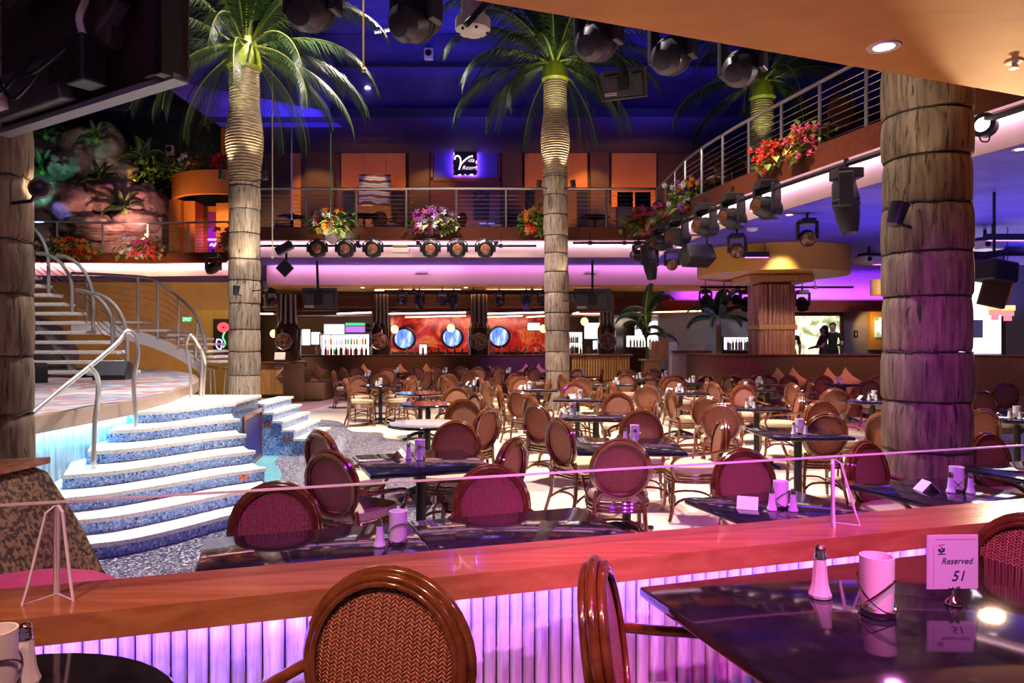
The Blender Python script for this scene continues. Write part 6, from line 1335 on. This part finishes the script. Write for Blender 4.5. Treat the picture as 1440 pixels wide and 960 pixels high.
shrub(at(165, 222, 27.5), (1.2, .5, .8), 140, 'dark bush with red lit flowers behind the rocks'); shrub(at(215, 245, 26.5), (1.0, .5, 1.0), 140, 'amber lit bush between rocks and pavilion', 'leaf'); spot('bush_light', at(190, 262, 25.5), at(205, 235, 26.5), 80, (1, .6, .15), 80, .6, .05); spot('bush_light', at(165, 240, 26.2), at(165, 215, 27.5), 60, (1, .08, .05), 80, .6, .05)

# ------------------------------------------------------------------ beyond the log column
gl = [(X(a, 13.4), X(b, 13.4)) for a, b in ((1362, 1392), (1396, 1405), (1432, 1462))]
sc2 = thing('bright_display', 'huge bright white display wall behind the hanging loudspeaker', 'screen', (X(1378, 15.8), 15.8, 1.3)); MB().box((0, 0, .95), (.9, .06, 1.9)).build('display', E_SCR, sc2, 0); MB().box((0, .05, .95), (1.0, .06, 2.0)).build('casing', K['black'], sc2, 0); MB().box((-.1, -.05, .55), (.25, .03, .4)).build('poster', plain('blue poster', (.2, .3, .6), .5), sc2, 0)
wd2 = thing('bright_display', 'bright white display past the dark grey pillar', 'screen', (X(1441, 16.5), 16.5, .36)); MB().box((.1, 0, 1.5), (.75, .06, 2.4)).build('display', E_SCR, wd2, 0); MB().box((.1, .05, 1.5), (.85, .06, 2.5)).build('casing', K['whitem'], wd2, 0)
pl = thing('pillar', 'dark grey fluted pillar between two bright displays', 'column', (X(1421, 16.2), 16.2, .352)); MB().box((0, 0, 1.55), (.42, .3, 2.9)).build('shaft', plain('grey pillar', (.10, .11, .11), .5), pl, 0); MB().rbox((0, 0, 3.05), (.6, .42, .2), .02).build('capital', K['whitem'], pl, 0)
pl2 = thing('pillar', 'pale beige pillar beside the pink pendants', 'column', (X(1399, 16.4), 16.4, .352)); MB().box((0, 0, 1.4), (.3, .2, 2.7)).build('shaft', plain('beige pillar', (.5, .38, .30), .5), pl2, 0); MB().box((0, 0, 2.6), (.7, .3, .25)).build('capital', K['bamboo_tan'], pl2, 0)
for px, py, lab in ((1399, 440, 'pink tiered pendant lamp under the loudspeaker'), (1417, 441, 'smaller pink tiered pendant lamp before the grey pillar')):
    d = 13.2; p = at(px, py, d); t = thing('pendant_lamp', lab, 'lamp', p)
    for k, (r, z0, z1, mt) in enumerate(((.12, .06, .15, emis('amber shade', (1, .42, .12), 2.2)), (.10, -.04, .07, emis('pink shade', (1, .25, .25), 1.2)), (.065, -.13, -.03, emis('rose shade', (1, .25, .35), 1.0)))): MB().lathe([(r, z0), (r, z1), (r*.2, z1+.004)], 16, cap=False).build('shade_tier', mt, t)
    MB().tube([(0, 0, .14), (0, 0, 3.7-p.z)], .008, 5).build('cord', K['black'], t)
p = at(1398, 382, 10.2); t = thing('hanging_loudspeaker', 'black hanging loudspeaker with handle and amber edge', 'speaker', p); MB().rbox((0, 0, .0), (.46, .4, .3), .03, .3, .1).build('cabinet', K['blackp'], t, 0); MB().rbox((.06, .1, -.32), (.34, .12, .36), .01, -.3, .25).build('side_panel', K['gloss'], t, 0); MB().box((.24, .05, -.27), (.03, .1, .38), 0, 0, .3).build('amber_edge', plain('amber plastic', (.75, .25, .02), .4), t, 0); MB().tube([(-.14, 0, .14), (-.14, 0, .24), (.14, 0, .24), (.14, 0, .14)], .014, 5).build('handle', K['black'], t); MB().tube([(0, 0, .24), (0, 0, 3.71-p.z)], .02, 6).build('drop_rod', K['black'], t)
p = at(1245, 404, 18.5); t = thing('drum_pendant', 'woven drum pendant lamp under the terrace ceiling', 'lamp', p); MB().lathe([(.36, -.2), (.36, .2), (.34, .2), (.34, -.2), (.36, -.2)], 24, cap=False).build('shade', K['bamboo_tan'], t); MB().ball((0, 0, 0), .1, 10, 7).build('bulb', emis('warm bulb', (1, .6, .2), 8), t); MB().tube([(0, 0, .1), (0, 0, 3.71-p.z)], .01, 5).build('cord', K['black'], t)
# side bar left of the palm: flower neon, tall stools, exit sign
fn = thing('flower_neon', 'dark panel with red rose neon behind the stage palm', 'sign', at(311, 472, 20.98)); MB().rbox((0, .05, 0), (.5, .06, 1.0), .01).build('panel', K['black'], fn, 0)
for k in range(3): MB().tube([(.06+(.06+.05*k)*cos(a), -.0, .25+(.06+.05*k)*sin(a)*.8) for a in [2*pi*i/10+k for i in range(10)]], .022, 5, True).build('rose_ring', emis('red neon', (1, .03, .04), 4), fn)
MB().tube(smoothline([(.1, 0, .1), (.05, 0, -.05), (.12, 0, -.2), (.06, 0, -.35)], 4), .018, 5).build('stem', emis('green neon', (.1, 1, .2), 3), fn); MB().tube(smoothline([(-.12, 0, -.1), (-.14, 0, -.3), (-.02, 0, -.4), (.02, 0, -.15), (-.12, 0, -.1)], 4), .018, 5).build('glass_outline', emis('violet neon 2', (.6, .3, 1), 3), fn)
ex = thing('exit_sign', 'green exit sign hanging behind the curved stair', 'sign', at(263, 449, 21.05)); MB().box((0, .02, 0), (.24, .03, .14)).build('panel', K['paper'], ex, 0); text_obj('lettering', 'EXIT', .13, emis('green exit', (.05, 1, .3), 4), ex, FX, 0, .004); MB().box((0, .05, 0), (.2, .06, .1)).build('wall_box', K['whitem'], ex, 0)
for px in (304, 338):
    t = thing('bar_stool', 'tall chrome stool behind the landing by the stage palm', 'stool', (X(px-12, 15), 15, 0), 0, 'stools by the stage palm'); MB().lathe([(.2, .98), (.21, 1.02), (.16, 1.05), (.001, 1.055)], 16).build('seat', K['sofa'], t)
    for k in range(4): a = pi/4+k*pi/2; MB().tube([(.13*cos(a), .13*sin(a), .98), (.2*cos(a), .2*sin(a), .004)], .015, 6).build('leg', K['satin'], t)
    MB().tube([(.17*cos(a), .17*sin(a), .35) for a in [2*pi*i/16 for i in range(16)]], .01, 5, True).build('foot_ring', K['satin'], t)
struct(MB().box((-8.6, 21.2, 1.25), (2.0, .2, 2.5)).build('wall_side', plain('amber slat wall', (.45, .28, .06), .5, c2=(.6, .4, .1), scale=4, stretch=(8, 1, .5)), smooth=0))
spot('stair_wall_light', (-9, 18.5, 3.5), (-8.8, 21, 1.6), 120, (1, .75, .35), 80, .7, .08)
struct(MB().box((-14, 25.6, 1.85), (9.6, .2, 3.7)).build('wall_stage', plain('honey plaster', (.42, .25, .08), .6, c2=(.55, .35, .12), scale=2), smooth=0)); spot('stage_wall_light', (-11.5, 20, 3.5), (-12.4, 25.5, 1.8), 380, (1, .6, .3), 90, .7, .08)
for px, py, d, r in ((70, 460, 17, .45), (95, 470, 17, .35), (55, 485, 16.5, .5)):
    p = at(px, py, d)
t = thing('stage_rock', 'red lit rock set piece glimpsed through the floating stair', 'rock', (-11.2, 16.2, .967)); MB().ball((0, 0, .5), (1.1, .6, .75), 14, 9).build('mass', K['rock'], t); MB().ball((.8, -.2, .3), (.6, .5, .45), 12, 8).build('foot', K['rock'], t); spot('set_light', (-10.2, 15.6, 1.2), (-11.2, 17, 1.3), 40, (1, .25, .1), 80, .6, .05)

# added violet fill lamps under the painted soffit, and one on the stair steel
for x, y, p_ in ((6.4, 12.2, 130), (9.5, 11, 150), (5.0, 17.6, 60), (8.6, 8.5, 130), (11, 15, 130)): spot('soffit_fill', (x, y, 1.6), (x, y, 3.7), p_, (.32, .22, 1), 140, .8, .1)
spot('stair_fill', (-4.5, 8.5, 8.8), (-7.2, 12.6, 1.6), 1500, (1, .92, .85), 34, .6, .12)
spot('flower_fill', (-10.5, 20.5, 6.5), (-12.5, 23, 4.6), 160, (1, .8, .7), 70, .7, .1)  # added lamps that brighten the balcony flowers
spot('flower_fill', (-1.5, 15.2, 7.5), (-1.5, 17.9, 4.5), 240, (1, .85, .75), 80, .7, .1)
spot('flower_fill', (1.5, 11.5, 7), (4.2, 13.6, 4.5), 200, (1, .85, .75), 70, .7, .1)
spot('monitor_fill', (-.8, .8, 3.1), (-2.3, 3.7, 3.0), 26, (.7, .4, 1), 60, .7, .1)  # added violet lamp from the camera side for the television back

for px in (593, 830):
    t = thing('air_vent', 'slatted air vent on the lit beam above the bar', 'vent', at(px, 380, 19.97), 0, 'air vents on the beam'); MB().box((0, .01, 0), (.38, .03, .17)).build('frame', K['peach'], t, 0)
    for k in range(4): MB().box((0, -.012, -.055+.036*k), (.33, .02, .016), 0, .5).build('slat', K['lilac'], t, 0)
for px in (510, 655):
    d = 20.2; t = thing('soffit_downlight', 'tiny white downlight under the ochre beam', 'lamp', (X(px, d), d, 3.104), 0, 'downlights under the ochre beam'); MB().lathe([(.001, -.006), (.05, -.006)], 12).build('lamp_face', emis('beam downlight', (1, .85, .8), 14), t); MB().lathe([(.05, -.006), (.07, 0)], 12, cap=False).build('trim_ring', K['whitem'], t)
